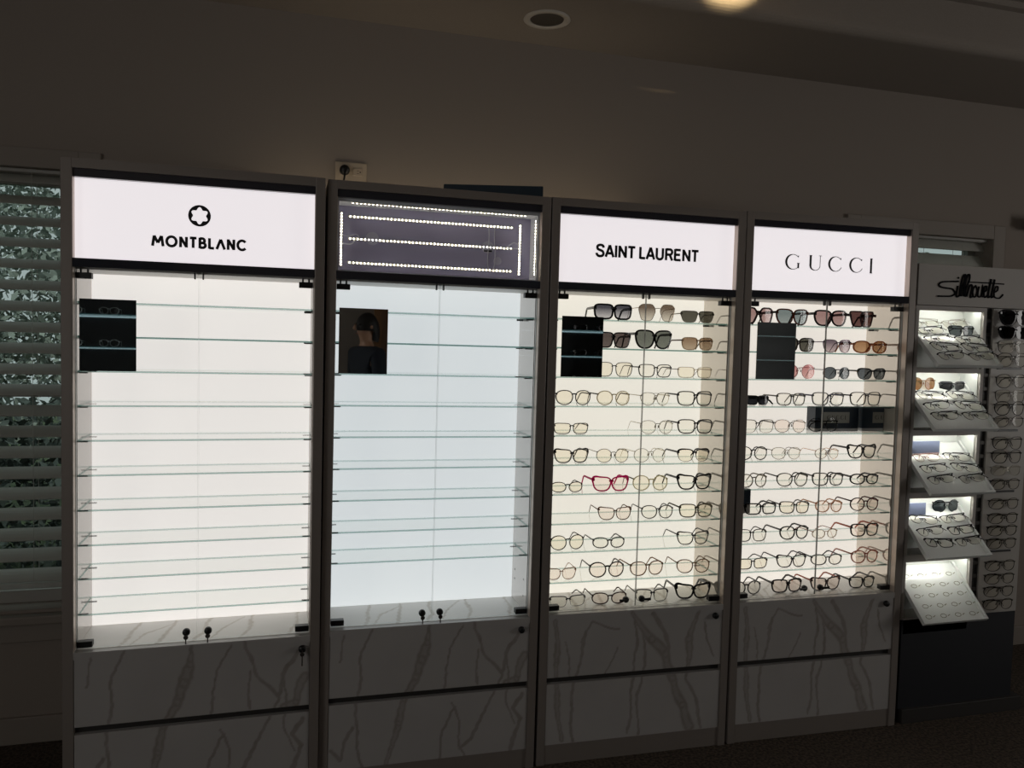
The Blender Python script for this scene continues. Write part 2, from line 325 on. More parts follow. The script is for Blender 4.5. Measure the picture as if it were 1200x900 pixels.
def make_window(idx, w, slat_angle):
    x0, x1 = w; z0, z1 = WZ; cas = .072
    win = struct(empty('window_%d' % idx, ((x0 + x1) / 2, WY, z0)))
    def P(name, b, m):
        for k, p in enumerate(b.v): b.v[k] = (p[0] - (x0 + x1) / 2, p[1] - WY, p[2] - z0)
        return b.build(name, m, win)
    c = MB()   # casing: two sides and a head
    c.box(x0 - cas, x0, WY - .016, WY, z0 - .02, z1 + .068, 0, .003); c.box(x1, x1 + cas, WY - .016, WY, z0 - .02, z1 + .068, 0, .003)
    c.box(x0, x1, WY - .015, WY, z1, z1 + .068, 0, .002)
    P('casing', c, M_TRIM)
    P('sill', MB().box(x0 - cas - .02, x1 + cas + .02, WY - .045, WY + .05, z0 - .045, z0 - .012, 0, .006).box(x0 - cas, x1 + cas, WY - .018, WY, z0 - .115, z0 - .045, 0, .004), M_TRIM)
    s = MB()
    for a in (0, 1):
        xx = x0 if a == 0 else x1 - .045
        s.box(xx, xx + .045, WY + .095, WY + .135, z0, z1)
    for zz in (z0, (z0 + z1) / 2 - .025, z1 - .045): s.box(x0 + .045, x1 - .045, WY + .095, WY + .135, zz, zz + .045)
    P('sash', s, mat('sash_paint', 'a8a49e', .5))
    P('pane', MB().box(x0 + .045, x1 - .045, WY + .112, WY + .116, z0 + .045, z1 - .045), glass('window_pane', 'd4dad8', 1.4))
    bl = tag(empty('window_blind', ((x0 + x1) / 2, WY + .045, z0)), None, 'blind')
    sl = MB(); pitch = .0762; k = 0; z = z1 - .03
    ang = math.radians(slat_angle); hw = .032
    while z > z0 + .05:
        pr = []
        for t in (-1, -.5, 0, .5, 1):
            y = t * hw; cz = .0035 * (1 - t * t)
            pr.append((y * math.cos(ang) - cz * math.sin(ang), y * math.sin(ang) + cz * math.cos(ang)))
        th = .0028
        vv = []
        for xx in (x0 + .012, x1 - .012):
            for (y, zz) in pr: vv.append((xx - (x0 + x1) / 2, y, z + zz - z0))
            for (y, zz) in reversed(pr): vv.append((xx - (x0 + x1) / 2, y + th * math.sin(ang), z + zz - th * math.cos(ang) - z0))
        ff = [tuple((i + j) for j in (0,)) for i in ()]
        m_ = 10
        ff = [(i, (i + 1) % m_, m_ + (i + 1) % m_, m_ + i) for i in range(m_)] + [tuple(range(m_))[::-1], tuple(range(m_, 2 * m_))]
        sl.add(vv, ff); z -= pitch; k += 1
    sl.build('slats', mat('blind_slat', 'bdbab4', .45), bl)
    hx = (x1 - x0) / 2 - .008
    MB().box(-hx, hx, -.03, .03, z1 - z0 - .014, z1 - z0 - .001, 0, .003).build('headrail', mat('blind_slat'), bl)
    MB().box(-hx + .004, hx - .004, -.026, .026, z + .03 - z0, z + .05 - z0, 0, .004).build('bottom_rail', mat('blind_slat'), bl)
    cd = MB()
    for xx in (-hx + .15, 0, hx - .15):
        for yy in (-.031, .031): cd.tube([(xx, yy, z1 - z0 - .012), (xx, yy, z + .04 - z0)], .0009, 4)
    cd.build('ladder_cord', mat('blind_slat'), bl)
    return win, bl
_sm = mat('blind_slat', 'd6d4ce', .45); _nt = _sm.node_tree; _tl = _nt.nodes.new('ShaderNodeBsdfTranslucent'); _tl.inputs[0].default_value = (.75, .75, .72, 1)
_mx = _nt.nodes.new('ShaderNodeMixShader'); _mx.inputs[0].default_value = .42
_nt.links.new(_nt.nodes['Principled BSDF'].outputs[0], _mx.inputs[1]); _nt.links.new(_tl.outputs[0], _mx.inputs[2]); _nt.links.new(_mx.outputs[0], _nt.nodes['Material Output'].inputs[0])
w1, blind1 = make_window(1, W1, 34)
w2, blind2 = make_window(2, W2, 60)
tag(blind1, 'white horizontal slat blind with trees behind, left of the first lit cabinet', 'blind')
tag(blind2, 'slat blind seen only above the grey script lettered sign on the right', 'blind')

# ------------------------------------------------------------------ outdoors
leaf_m = mat('foliage', '8d9891', .6, noise=(3, .3, 'b3bdb4'))
struct(box('ground_outside', -14, 16, WY + .3, 16, -.25, -.15, mat('lawn', '4c5a38', .9, noise=(12, .2, '3a4a2c'))))
def leaf_cloud(name, c, size, n, seed, parent):
    r_ = np.random.default_rng(seed); v = []; f = []
    for k in range(n):
        d = r_.normal(size=3); d /= np.linalg.norm(d); rr = .45 + .55 * r_.random() ** .5
        lump = 1 + .22 * math.sin(5 * d[0] + 3 * d[2]) * math.cos(4 * d[1] + 2 * d[2])
        p = np.array(c) + d * np.array(size) * rr * lump
        a = r_.normal(size=3); a /= np.linalg.norm(a); b_ = np.cross(a, r_.normal(size=3)); b_ /= np.linalg.norm(b_); s_ = .028 + .03 * r_.random()
        i = len(v)
        v += [tuple(p - a * s_), tuple(p + b_ * s_ * .5), tuple(p + a * s_), tuple(p - b_ * s_ * .5)]; f.append((i, i + 1, i + 2, i + 3))
    return obj(name, v, f, leaf_m, parent)
for k, (x, y, h, n, lab) in enumerate(((-1.9, 5.2, 2.4, 26000, 'leafy green tree outside the window, seen through the upper blind slats'), (6.3, 6.5, 2.6, 9000, 'leafy green tree outside the right hand window behind the blind'))):
    t = tag(empty('tree', (x, y, -.15)), lab, 'tree', 'trees outside the windows')
    leaf_cloud('crown', (0, 0, h + .1), (2.6, 1.0, 1.75), n, 30 + k, t)
    MB().tube([(0, 0, 0), (.05, 0, 1.0), (-.03, .02, 2.0), (.04, 0, 3.0)], [.14, .11, .09, .05], 10).build('trunk', mat('bark', '4a4036', .9), t)
hd = tag(empty('hedge', (-1.6, 3.4, -.15)), 'dark green hedge outside the left window, behind the lower blind slats', 'hedge')
r_ = np.random.default_rng(5); v = []; f = []
for k in range(12000):
    p = np.array([r_.uniform(-2.6, 2.6), r_.normal() * .18, r_.uniform(.02, 1.15) + .1 * math.sin(k)])
    a = r_.normal(size=3); a /= np.linalg.norm(a); b_ = np.cross(a, r_.normal(size=3)); b_ /= np.linalg.norm(b_); s_ = .028 + .025 * r_.random(); i = len(v)
    v += [tuple(p - a * s_), tuple(p + b_ * s_ * .5), tuple(p + a * s_), tuple(p - b_ * s_ * .5)]; f.append((i, i + 1, i + 2, i + 3))
obj('foliage', v, f, mat('hedge_foliage', '56605c', .7), hd)

# ------------------------------------------------------------------ ceiling fittings, outlet, things on the wall
def downlight(x, y, z, lit, label, group='recessed ceiling downlights'):
    d = tag(empty('recessed_downlight', (x, y, z)), label, 'ceiling light', group)
    MB().lathe([(.088, .001), (.090, -.004), (.082, -.007), (.066, -.005), (.064, .001), (.088, .001)], (0, 0, 0), n=40).build('trim_ring', mat('downlight_trim', 'c9c2b8', .4), d, True)
    MB().lathe([(.064, -.002), (.055, .0), (.03, -.001), (.001, -.001)], (0, 0, 0), n=32).build('lens', mat('lit_lens', 'ffffff', .5, emit='fff0d8', strength=6) if lit else mat('unlit_lens', '4c463e', .3), d, True)
    return d
downlight(1.583, .341, CZ - .0005, False, 'unlit round recessed downlight in the soffit above the cabinets')
downlight(2.18, -.60, 2.9545, True, 'lit recessed downlight at the edge of the raised ceiling')
for x, y, s in ((.3, -1.7, 'near the left cabinets'), (3.6, -1.9, 'near the right cabinets'), (1.9, -3.6, 'far from the cabinets')):
    downlight(x, y, 2.9545, True, 'lit recessed downlight in the raised ceiling, ' + s)

o = tag(empty('wall_outlet', (.875, WY, 2.166)), 'white double power outlet on the wall above the first two cabinets', 'outlet')
OUT = mat('outlet_plastic', 'b8aa98', .4)
MB().box(-.061, .061, -.006, 0, -.036, .036, 0, .002).build('cover_plate', OUT, o)
for sx in (-.026, .026):
    rc = MB().box(sx - .017, sx + .017, -.0085, -.006, -.014, .014, 0, .001).build('receptacle', OUT, o)
    sl = MB()
    sl.box(sx - .004, sx + .004, -.009, -.0085, .004, .0055).box(sx - .004, sx + .004, -.009, -.0085, -.0055, -.004)
    sl.lathe([(.0028, -.009), (.0028, -.0085)], (sx + .009, 0, 0), 'y', 10)
    sl.build('slots', M_BLACK, rc)
pl = tag(empty('power_plug', (.849, WY - .0095, 2.168)), 'round black power plug in the left socket of the wall outlet', 'plug')
MB().lathe([(.001, -.032), (.012, -.031), (.019, -.022), (.020, -.006), (.017, 0)], (0, 0, 0), 'y', 20).build('plug_body', M_BLACK, pl, True)
MB().tube([(0, -.026, 0), (0, -.034, -.02), (-.01, -.03, -.08), (-.03, -.02, -.3), (-.02, -.015, -.9), (-.02, -.02, -1.7), (-.02, -.03, -2.15)], .0035, 6).build('cord', M_BLACK, pl, True)
# dark blue board lying across the top of the second cabinet
o = MB().box(0, .373, 0, .13, 0, .081, 0, .003).build('storage_box', mat('navy_board', '0f2838', .5)); o.location = (1.198, .35, 2.019); o.rotation_euler = (0, 0, math.radians(-16.3))
tag(o, 'flat dark navy box lying on top of the second cabinet', 'box')
o = tag(empty('wall_speaker', (4.262, WY, 2.172)), 'small black device mounted high on the wall at the far right', 'speaker')
MB().box(-.05, .06, -.09, -.02, -.03, .03, 0, .008).build('housing', M_BLACK, o)
MB().tube([(0, -.03, 0), (0, 0, 0)], .012, 10).lathe([(.03, -.006), (.03, 0)], (0, 0, 0), 'y', 16).build('bracket', M_BLACK, o)

# ------------------------------------------------------------------ vector lettering
def arc(cx, cz, rx, rz, a0, a1, n=20):
    return [(cx + rx * math.cos(math.radians(a0 + (a1 - a0) * k / n)), cz + rz * math.sin(math.radians(a0 + (a1 - a0) * k / n))) for k in range(n + 1)]
def smooth_curve(pts, n=5):
    out = []
    for i in range(len(pts) - 1):
        p0, p1, p2, p3 = pts[max(i - 1, 0)], pts[i], pts[i + 1], pts[min(i + 2, len(pts) - 1)]
        for k in range(n):
            t = k / n
            out.append(tuple(.5 * ((2 * p1[j]) + (p2[j] - p0[j]) * t + (2 * p0[j] - 5 * p1[j] + 4 * p2[j] - p3[j]) * t * t + (3 * p1[j] - p0[j] - 3 * p2[j] + p3[j]) * t ** 3) for j in (0, 1)))
    return out + [pts[-1]]
S_CURVE = smooth_curve([(.62, .74), (.57, .9), (.44, .96), (.3, .96), (.15, .9), (.1, .76), (.16, .61), (.36, .53), (.54, .45), (.62, .27), (.55, .1), (.38, .04), (.2, .06), (.08, .18), (.05, .3)], 3)
GLYPH = {   # strokes in a box one unit high, and the advance width
 'A': ([[(.02, 0), (.34, 1)], [(.34, 1), (.66, 0)], [(.12, .31), (.56, .31)]], .68),
 'Λ': ([[(.02, 0), (.38, .94)], [(.38, .94), (.74, 0)]], .76),
 'B': ([[(.1, 0), (.1, 1)], [(.1, .93), (.32, .93)] + arc(.32, .72, .2, .21, 90, -90, 10) + [(.1, .51)], [(.1, .51), (.36, .51)] + arc(.36, .29, .24, .22, 90, -90, 10) + [(.1, .07)]], .66),
 'C': ([arc(.46, .5, .4, .44, 40, 320, 24)], .82),
 'E': ([[(.1, 0), (.1, 1)], [(.1, .93), (.58, .93)], [(.1, .52), (.53, .52)], [(.1, .07), (.6, .07)]], .64),
 'I': ([[(.1, 0), (.1, 1)]], .2),
 'L': ([[(.1, 0), (.1, 1)], [(.1, .07), (.52, .07)]], .54),
 'M': ([[(.04, 0), (.18, .96)], [(.18, .96), (.5, .3)], [(.5, .3), (.82, .96)], [(.82, .96), (.96, 0)]], 1.0),
 'N': ([[(.1, 0), (.1, 1)], [(.1, .95), (.62, .05)], [(.62, 0), (.62, 1)]], .72),
 'O': ([arc(.5, .5, .42, .44, 0, 360, 32)], 1.0),
 'R': ([[(.1, 0), (.1, 1)], [(.1, .93), (.42, .93)] + arc(.42, .71, .19, .22, 90, -90, 10) + [(.1, .49)], [(.4, .49), (.64, 0)]], .68),
 'S': ([S_CURVE], .7),
 'T': ([[(.3, 0), (.3, 1)], [(0, .93), (.6, .93)]], .6),
 'U': ([[(.1, 1), (.1, .3)] + arc(.36, .3, .26, .25, 180, 360, 12) + [(.62, 1)]], .72),
}
def lettering(text, x0, x1, z0, z1, hw, y0, y1, gap=.12, space=.3):
    h = z1 - z0; tot = sum((GLYPH[c][1] if c != ' ' else space) + gap for c in text) - gap
    k = (x1 - x0) / tot; x = x0; b = MB()
    for c in text:
        if c == ' ': x += (space + gap) * k; continue
        for st in GLYPH[c][0]:
            b.ribbon([(x + px * k, z0 + pz * h) for px, pz in st], hw, y0, y1)
        x += (GLYPH[c][1] + gap) * k
    return b
def roman_lettering(x0, x1, z0, z1, y0, y1, b=None):
    """wide spaced GUCCI with thick and thin strokes"""
    b = b or MB(); h = z1 - z0; wd = x1 - x0; T = .075 * h; t = .018 * h
    def X(u): return x0 + u * wd
    def cee(u0, u1, gee):
        cx = (X(u0) + X(u1)) / 2; rx = (X(u1) - X(u0)) / 2; n = 30
        a0, a1 = (40, 335) if not gee else (42, 322)
        pts = arc(cx, z0 + h / 2, rx, h / 2 - t, a0, a1, n); ws = []
        for k in range(n + 1):
            a = math.radians(a0 + (a1 - a0) * k / n); ws.append(t + (T - t) * max(0, -math.cos(a)) ** 1.2)
        b.ribbon(pts, ws, y0, y1)
        e = pts[0]; b.ribbon([(e[0], e[1] - .02 * h), (e[0] + .01 * h, e[1] + .10 * h)], [t, t * 1.6], y0, y1)
        if gee:
            e = pts[-1]; b.ribbon([(e[0] - .01 * h, z0 + .10 * h), (e[0] - .01 * h, z0 + .43 * h)], T * .8, y0, y1)
            b.ribbon([(e[0] - .12 * h, z0 + .43 * h), (e[0] + .1 * h, z0 + .43 * h)], t, y0, y1)
    cee(0, .155, True)
    ul, ur = X(.275), X(.385); r = (ur - ul) / 2
    b.ribbon([(ul, z1), (ul, z0 + .32 * h)] + arc((ul + ur) / 2, z0 + .32 * h, r, .30 * h, 180, 270, 8), [T, T] + [T - (T - t) * k / 8 for k in range(9)], y0, y1)
    b.ribbon(arc((ul + ur) / 2, z0 + .32 * h, r, .30 * h, 270, 360, 8) + [(ur, z1)], [t] * 10, y0, y1)
    for xx in (ul, ur): b.ribbon([(xx - .11 * h, z1 - t), (xx + .11 * h, z1 - t)], t, y0, y1)
    cee(.49, .64, False); cee(.735, .885, False)
    xi = X(.982); b.ribbon([(xi, z0), (xi, z1)], T, y0, y1)
    for zz in (z0 + t, z1 - t): b.ribbon([(xi - .11 * h, zz), (xi + .11 * h, zz)], t, y0, y1)
    return b

# ------------------------------------------------------------------ display cabinets
CAB = [((.3779, -.0113, -.0002), .0091, -.0007), ((1.1291, .014, -.0027), -.0025, -.0045), ((1.8902, .0084, 0), -.0194, -.0017), ((2.6508, -.011, .003), -.0289, .0024)]
CABM = [Matrix.Translation((x, y, max(z, 0))) @ Matrix.Rotation(yaw, 4, 'Z') @ Matrix.Rotation(-roll, 4, 'Y') for (x, y, z), yaw, roll in CAB]
SHELF_Z = [1.6055, 1.5024, 1.3976, 1.2926, 1.1868, 1.0804, .973, .8655, .761, .6505]
HW = .345; H = 2.019; LEDGE = .549; BACK = .237; DEP = .40
def vein_mask(xx, zz, lines, seed=3):
    """0..1 vein strength at points; slightly wavy strokes"""
    r_ = np.random.default_rng(seed)
    wx = xx + .004 * np.sin(zz * 38 + 3 * np.sin(xx * 20)) + .0012 * np.sin(zz * 170 + xx * 90)
    wz = zz + .004 * np.sin(xx * 45)
    out = np.zeros_like(xx)
    for ln in lines:
        for (x0, z0, w0), (x1, z1, w1) in zip(ln[:-1], ln[1:]):
            dx, dz = x1 - x0, z1 - z0; L2 = dx * dx + dz * dz + 1e-9
            t = np.clip(((wx - x0) * dx + (wz - z0) * dz) / L2, 0, 1)
            d = np.hypot(wx - x0 - t * dx, wz - z0 - t * dz); w = w0 + (w1 - w0) * t
            body = np.clip(1.25 - d / (w + .0012), 0, 1)
            inner = np.where(w > .008, .62 + .38 * np.clip(np.abs(d / w - .75) < .3, 0, 1), 1.0)
            out = np.maximum(out, np.clip(body * 2.2, 0, 1) * inner * .85)
    return out
def slab(name, u0, u1, v0, v1, t0, t1, lines, m, parent, horizontal=False, step=.004):
    """a board with a fine front grid that carries the vein pattern; front in x-z (or top in x-y)"""
    nu = max(2, int((u1 - u0) / step)); nv = max(2, int((v1 - v0) / step))
    U, V = np.meshgrid(np.linspace(u0, u1, nu + 1), np.linspace(v0, v1, nv + 1))
    mask = vein_mask(U.ravel(), V.ravel(), lines)
    n = U.size; base = np.arange(n).reshape(nv + 1, nu + 1)
    if horizontal: verts = [(a, b_, t1) for a, b_ in zip(U.ravel(), V.ravel())]
    else: verts = [(a, t0, b_) for a, b_ in zip(U.ravel(), V.ravel())]
    q = np.stack([base[:-1, :-1], base[:-1, 1:], base[1:, 1:], base[1:, :-1]], -1).reshape(-1, 4)
    faces = [tuple(int(i) for i in r) for r in q]
    k = len(verts)
    if horizontal: verts += [(u0, v0, t0), (u1, v0, t0), (u1, v1, t0), (u0, v1, t0), (u0, v0, t1), (u1, v0, t1), (u1, v1, t1), (u0, v1, t1)]
    else: verts += [(u0, t1, v0), (u1, t1, v0), (u1, t1, v1), (u0, t1, v1), (u0, t0, v0), (u1, t0, v0), (u1, t0, v1), (u0, t0, v1)]
    faces += [(k, k + 3, k + 2, k + 1)] + [(k + a, k + b_, k + 4 + b_, k + 4 + a) for a, b_ in ((0, 1), (1, 2), (2, 3), (3, 0))]
    o = obj(name, verts, faces, m, parent)
    at = o.data.attributes.new('vein', 'FLOAT', 'POINT'); at.data.foreach_set('value', list(mask) + [0.0] * 8)
    return o
def lock(parent, x, z, y, key, turned=0):
    b = MB(); b.lathe([(.001, y - .016), (.009, y - .016), (.0115, y - .013), (.0115, y - .004), (.009, y)], (x, 0, z), 'y', 18)
    lk = b.build('lock', M_BLACK, parent, True)
    if key:
        kb = MB(); c, s_ = math.cos(turned), math.sin(turned)
        pts = [(x, y - .016, z), (x, y - .024, z)]
        kb.tube(pts, .002, 6)
        if turned: kb.tube([(x, y - .02, z), (x + .03 * s_, y - .024, z + .002)], [.004, .0055], 8, flat=.5)
        else:
            kb.lathe([(.0065, y - .026), (.0075, y - .025), (.0075, y - .023), (.0065, y - .022)], (x, 0, z - .012), 'y', 14)
            kb.box(x - .0018, x + .0018, y - .025, y - .023, z - .05, z - .016)
        kb.build('key', M_CHROME if not turned else M_BLACK, lk)
    return lk
def hinge(parent, x0, x1, z0, z1, top):
    b = MB().box(x0, x1, .024, .048, z0, z1, 0, .0015)
    if top:
        for xx in (x0 + .012, x1 - .012): b.tube([(xx, .036, z1), (xx, .036, z1 + .012)], .003, 8)
    return b.build('hinge', M_BLACK, parent)
def star_emblem(b, cx, cz, R, y0, y1):
    n = 72
    outer = [(cx + R * math.cos(2 * PI * k / n), cz + R * math.sin(2 * PI * k / n)) for k in range(n)]
    inner = [(cx + R * (.69 + .115 * math.cos(6 * (2 * PI * k / n - PI / 2))) * math.cos(2 * PI * k / n), cz + R * (.69 + .115 * math.cos(6 * (2 * PI * k / n - PI / 2))) * math.sin(2 * PI * k / n)) for k in range(n)]
    v = [(x, y0, z) for x, z in outer + inner] + [(x, y1, z) for x, z in outer + inner]
    f = []
    for k in range(n):
        j = (k + 1) % n
        f += [(k, j, n + j, n + k), (k, 2 * n + k, 2 * n + j, j), (n + k, n + j, 3 * n + j, 3 * n + k)]
    b.add(v, f)

PANEL = [('f0ece8', .90), ('e2e9ec', .83), ('f1ecdf', .93), ('f1eae0', .92)]
CLABEL = ['tall dark-framed display cabinet with empty glass shelves under a star emblem sign, leftmost of four',
          'tall display cabinet with empty shelves and bare LED strips in its header',
          'tall display cabinet full of eyewear, standing between the empty cabinet and the rightmost one',
          'tall display cabinet full of eyewear and navy name blocks, rightmost of the four']
def make_cabinet(c):
    root = tag(empty('display_cabinet'), CLABEL[c], 'display cabinet', 'marble-drawer display cabinets in a row')
    root.matrix_world = CABM[c]
    A = c < 2; lines = VEINS_A if A else VEINS_B
    f = MB()
    for s_ in (-1, 1):
        x0, x1 = (-.375, -HW) if s_ < 0 else (HW, .375)
        f.box(x0, x1, 0, DEP, 0, H, 0, .0015)
    f.box(-HW, HW, 0, DEP, 1.991, H, 0); f.box(-HW, HW, .006, DEP, 0, .071, 0)
    f.box(-HW, HW, BACK + .012, DEP, .071, 1.991)
    f.build('frame', M_FRAME, root)
    # upper and lower glossy black bars round the sign
    MB().box(-HW, HW, .010, .05, 1.967, 1.991).build('header_strip', M_GLOSSBLACK, root)
    MB().box(-HW, HW, .003, BACK, 1.704, 1.730).build('mullion', M_GLOSSBLACK, root)
    # sign
    if c != 1:
        sp = MB().box(-HW, HW, .030, .036, 1.730, 1.967).build('sign_panel', mat('lit_sign', 'e8e3e6', .5, emit='efe9ec', strength=.86), root)
        if c == 0:
            star_emblem(b := MB(), .0005, 1.8785, .0325, .0290, .0302); b.build('emblem', M_LETTER, sp)
            lettering('MONTBLΛNC', -.1335, .1365, 1.7795, 1.812, .0041, .0290, .0302, gap=.2).build('lettering', M_LETTER, sp)
        elif c == 2:
            lettering('SAINT LAURENT', -.200, .200, 1.8275, 1.870, .0046, .0290, .0302, gap=.09, space=.16).build('lettering', M_LETTER, sp)
        else:
            roman_lettering(-.188, .193, 1.816, 1.874, .0290, .0302).build('lettering', M_LETTER, sp)
    else:
        hb = MB(); WH = mat('header_box_white', 'c9ccd2', .4)
        hb.box(-HW, HW, .115, .120, 1.730, 1.967); hb.build('header_back_board', mat('lilac_board', '9c98b4', .6), root)
        fr = MB().box(-HW, HW, .05, .115, 1.957, 1.967).box(-HW, HW, .03, .115, 1.730, 1.735).box(-HW, -.337, .03, .115, 1.735, 1.957).box(.337, HW, .03, .115, 1.735, 1.957)
        fr.box(-HW, HW, .03, .05, 1.957, 1.967)
        fr.build('light_box_lining', WH, root)
        LED = mat('led_chip', 'ffffff', .5, emit='fff6e4', strength=16.0); TAPE = mat('led_tape', 'd8d4c4', .5)
        def led_strip(p0, p1, n, depth_face):
            """a tape from p0 to p1 on the face pointing to -y / -z"""
            p0, p1 = Vector(p0), Vector(p1); d = (p1 - p0); L = d.length; d.normalize()
            up = Vector((0, 0, 1)) if abs(d.x) > .5 else Vector((1, 0, 0))
            nrm = Vector((0, -1, 0)); b = MB()
            if depth_face == 'down': nrm = Vector((0, 0, -1)); up = Vector((0, 1, 0))
            if depth_face == 'left': nrm = Vector((-1, 0, 0)); up = Vector((0, 1, 0))
            def bar(a, e, w, t, mi):
                vs = [a - up * w, e - up * w, e + up * w, a + up * w]
                vs += [q + nrm * t for q in vs]
                b.add([tuple(q) for q in vs], [(0, 1, 2, 3), (7, 6, 5, 4), (0, 4, 5, 1), (1, 5, 6, 2), (2, 6, 7, 3), (3, 7, 4, 0)], mi)
            bar(p0, p1, .004, .002, 0)
            for k in range(n):
                a = p0 + d * (L * (k + .5) / n); bar(a - d * .0017 + nrm * .002, a + d * .0017 + nrm * .002, .0020, .0012, 1)
            return b.build('led_strip', [TAPE, LED], root)
        for zz, xa, xb in ((1.922, -.302, .272), (1.848, -.302, .272), (1.768, -.302, .272)):
            led_strip((xa, .115, zz), (xb, .115, zz), 46, 'front')
        for xx in (-.325, .298): led_strip((xx, .115, 1.755), (xx, .115, 1.935), 18, 'front')
        led_strip((-.30, .040, 1.957), (.30, .040, 1.957), 46, 'down'); led_strip((.337, .045, 1.75), (.337, .045, 1.945), 18, 'left')
        wr = MB()
        wr.tube(smooth_curve3([(.182, .112, 1.922), (.184, .108, 1.88), (.180, .106, 1.80), (.186, .110, 1.768)]), .0013, 5)
        wr.tube(smooth_curve3([(.205, .112, 1.922), (.203, .106, 1.87), (.207, .106, 1.81), (.203, .110, 1.768)]), .0013, 5)
        wr.tube(smooth_curve3([(-.325, .110, 1.86), (-.30, .100, 1.855), (-.275, .100, 1.862), (-.265, .108, 1.848)]), .0013, 5)
        wr.tube(smooth_curve3([(-.325, .110, 1.832), (-.30, .100, 1.828), (-.285, .104, 1.835), (-.28, .110, 1.848)]), .0013, 5)
        wr.tube(smooth_curve3([(.298, .110, 1.86), (.275, .100, 1.868), (.262, .104, 1.862), (.25, .110, 1.848)]), .0013, 5)
        wr.tube(smooth_curve3([(.298, .110, 1.835), (.285, .100, 1.848), (.24, .100, 1.842), (.235, .110, 1.848)]), .0013, 5)
        wr.build('led_wires', WH, root, True)
        for xx, zz, r in ((-.222, 1.853, .022), (.182, 1.848, .022), (.218, 1.802, .014)):
            MB().lathe([(r * .9, .1125), (r, .1130), (r, .1148)], (xx, 0, zz), 'y', 28).build('cable_grommet', mat('grommet', 'b4b3c4', .3), root)
        MB().box(.167, .197, .1118, .1122, 1.832, 1.838).build('grommet_opening', M_BLACK, root)
    # lit back panel, glossy sides, ceiling of the case
    col, st = PANEL[c]
    MB().box(-HW, HW, BACK, BACK + .012, LEDGE, 1.704).build('light_panel', mat('lit_back_%d' % c, 'd8d4cc', .4, emit=col, strength=st), root)
    SM = M_SIDE if A else M_SIDE_WARM
    for s_ in (-1, 1):
        x0, x1 = sorted((s_ * HW, s_ * (HW - .003)))
        sp = MB().box(x0, x1, .045, BACK, LEDGE, 1.704).build('side_panel', SM, root)
    for s_ in (-1, 1):
        x0, x1 = sorted((s_ * HW, s_ * (HW - .0012)))
        MB().box(x0, x1, .003, .029, LEDGE, 1.703).box(x0, x1, .003, .029, 1.7305, 1.9665).build('reveal_strip', mat('satin_reveal', 'c9b9ac', .35, .3), root)
    if c == 1:   # empty pin holes where a shelf is missing
        ph = MB()
        for yy, zz in ((.085, .66), (.20, .665), (.085, .60), (.2, .63)): ph.lathe([(.0035, HW - .0036), (.0035, HW - .003)], (0, yy, zz), 'x', 10)
        ph.build('pin_hole', M_BLACK, root)
    MB().box(-HW, HW, .045, BACK, 1.700, 1.704).build('case_top', mat('case_top_white', 'd4d0ca', .4), root)
    slab('marble_ledge', -HW, HW, 0.028, BACK, .535, LEDGE, [[(x, 0, .004), (x + .03, .1, .005), (x + .045, .25, .003)] for x in (-.24, -.13, -.02, .12, .27)] + [[(-.2, .02, .002), (-.17, .12, .003), (-.1, .2, .002)], [(.02, .02, .002), (.06, .1, .003), (.13, .22, .002)]], M_LEDGE, root, True, .006)
    # glass shelves with their pins
    n_sh = 9 if c == 1 else 10
    for k in range(n_sh):
        z = SHELF_Z[k]
        sh = MB().glass_box(-HW + .004, HW - .004, .050, .225, z - .006, z, 'z', 1).build('glass_shelf', [M_SHELF, M_SHELFEDGE], root)
        for s_ in (-1, 1):
            for yy in (.075, .195):
                x0, x1 = sorted((s_ * (HW - .003), s_ * (HW - .026)))
                MB().box(x0, x1, yy - .0035, yy + .0035, z - .0100, z - .0061, 0, .0008).build('shelf_pin', M_BLACK if k < 5 else M_STEEL, sh)
    # glass doors
    for s_ in (-1, 1):
        x0, x1 = (-HW + .003, -.0015) if s_ < 0 else (.0015, HW - .003)
        dr = MB().glass_box(x0, x1, .030, .036, LEDGE + .003, 1.700, 'y', 1).build('glass_door', [M_DOOR, M_DOOREDGE if A else M_DOOREDGE_DARK], root)
        if s_ < 0: hs = (x0 + .001, x0 + .044)
        else: hs = (x1 - .044, x1 - .001)
        hinge(dr, *hs, 1.672, 1.690, True); hinge(dr, *hs, LEDGE + .006, LEDGE + .024, False)
        MB().box(s_ * .012 - .002, s_ * .012 + .002, .026, .040, 1.684, 1.703).build('stop_clip', M_BLACK, dr)
        lx = (-.031, -.036, -.043, -.054)[c] if s_ < 0 else (.033, .025, .020, .017)[c]
        lock(dr, lx, .582, .030, True, 0 if A else (1.4 if (s_ > 0 or c == 3) and not (s_ < 0) else -1.4))
    if True:
        mx = [(-.334, -.178), (-.331, -.172), (-.316, -.160), (-.294, -.128)][c]
        MB().box(mx[0], mx[1], .0365, .0385, 1.397, 1.613).build('mirror', M_MIRROR, root)
    # marble rail and two drawers with a finger channel between
    slab('rail', -HW, HW, .5275, .5485, .0, .028, lines, M_MARBLE, root)
    slab('drawer', -HW + .001, HW - .001, .3175, .5265, .004, .34, lines, M_MARBLE, root)
    MB().box(-HW, HW, .022, .34, .294, .3175).build('finger_channel', mat('channel', '2a2826', .5), root)
    slab('drawer', -HW + .001, HW - .001, .0715, .294, .004, .34, lines, M_MARBLE, root)
    top = [o for o in root.children if o.name.startswith('drawer')][0]
    lock(top, (.3205, .314, .312, .305)[c], .508, .004, c == 0)
    return root
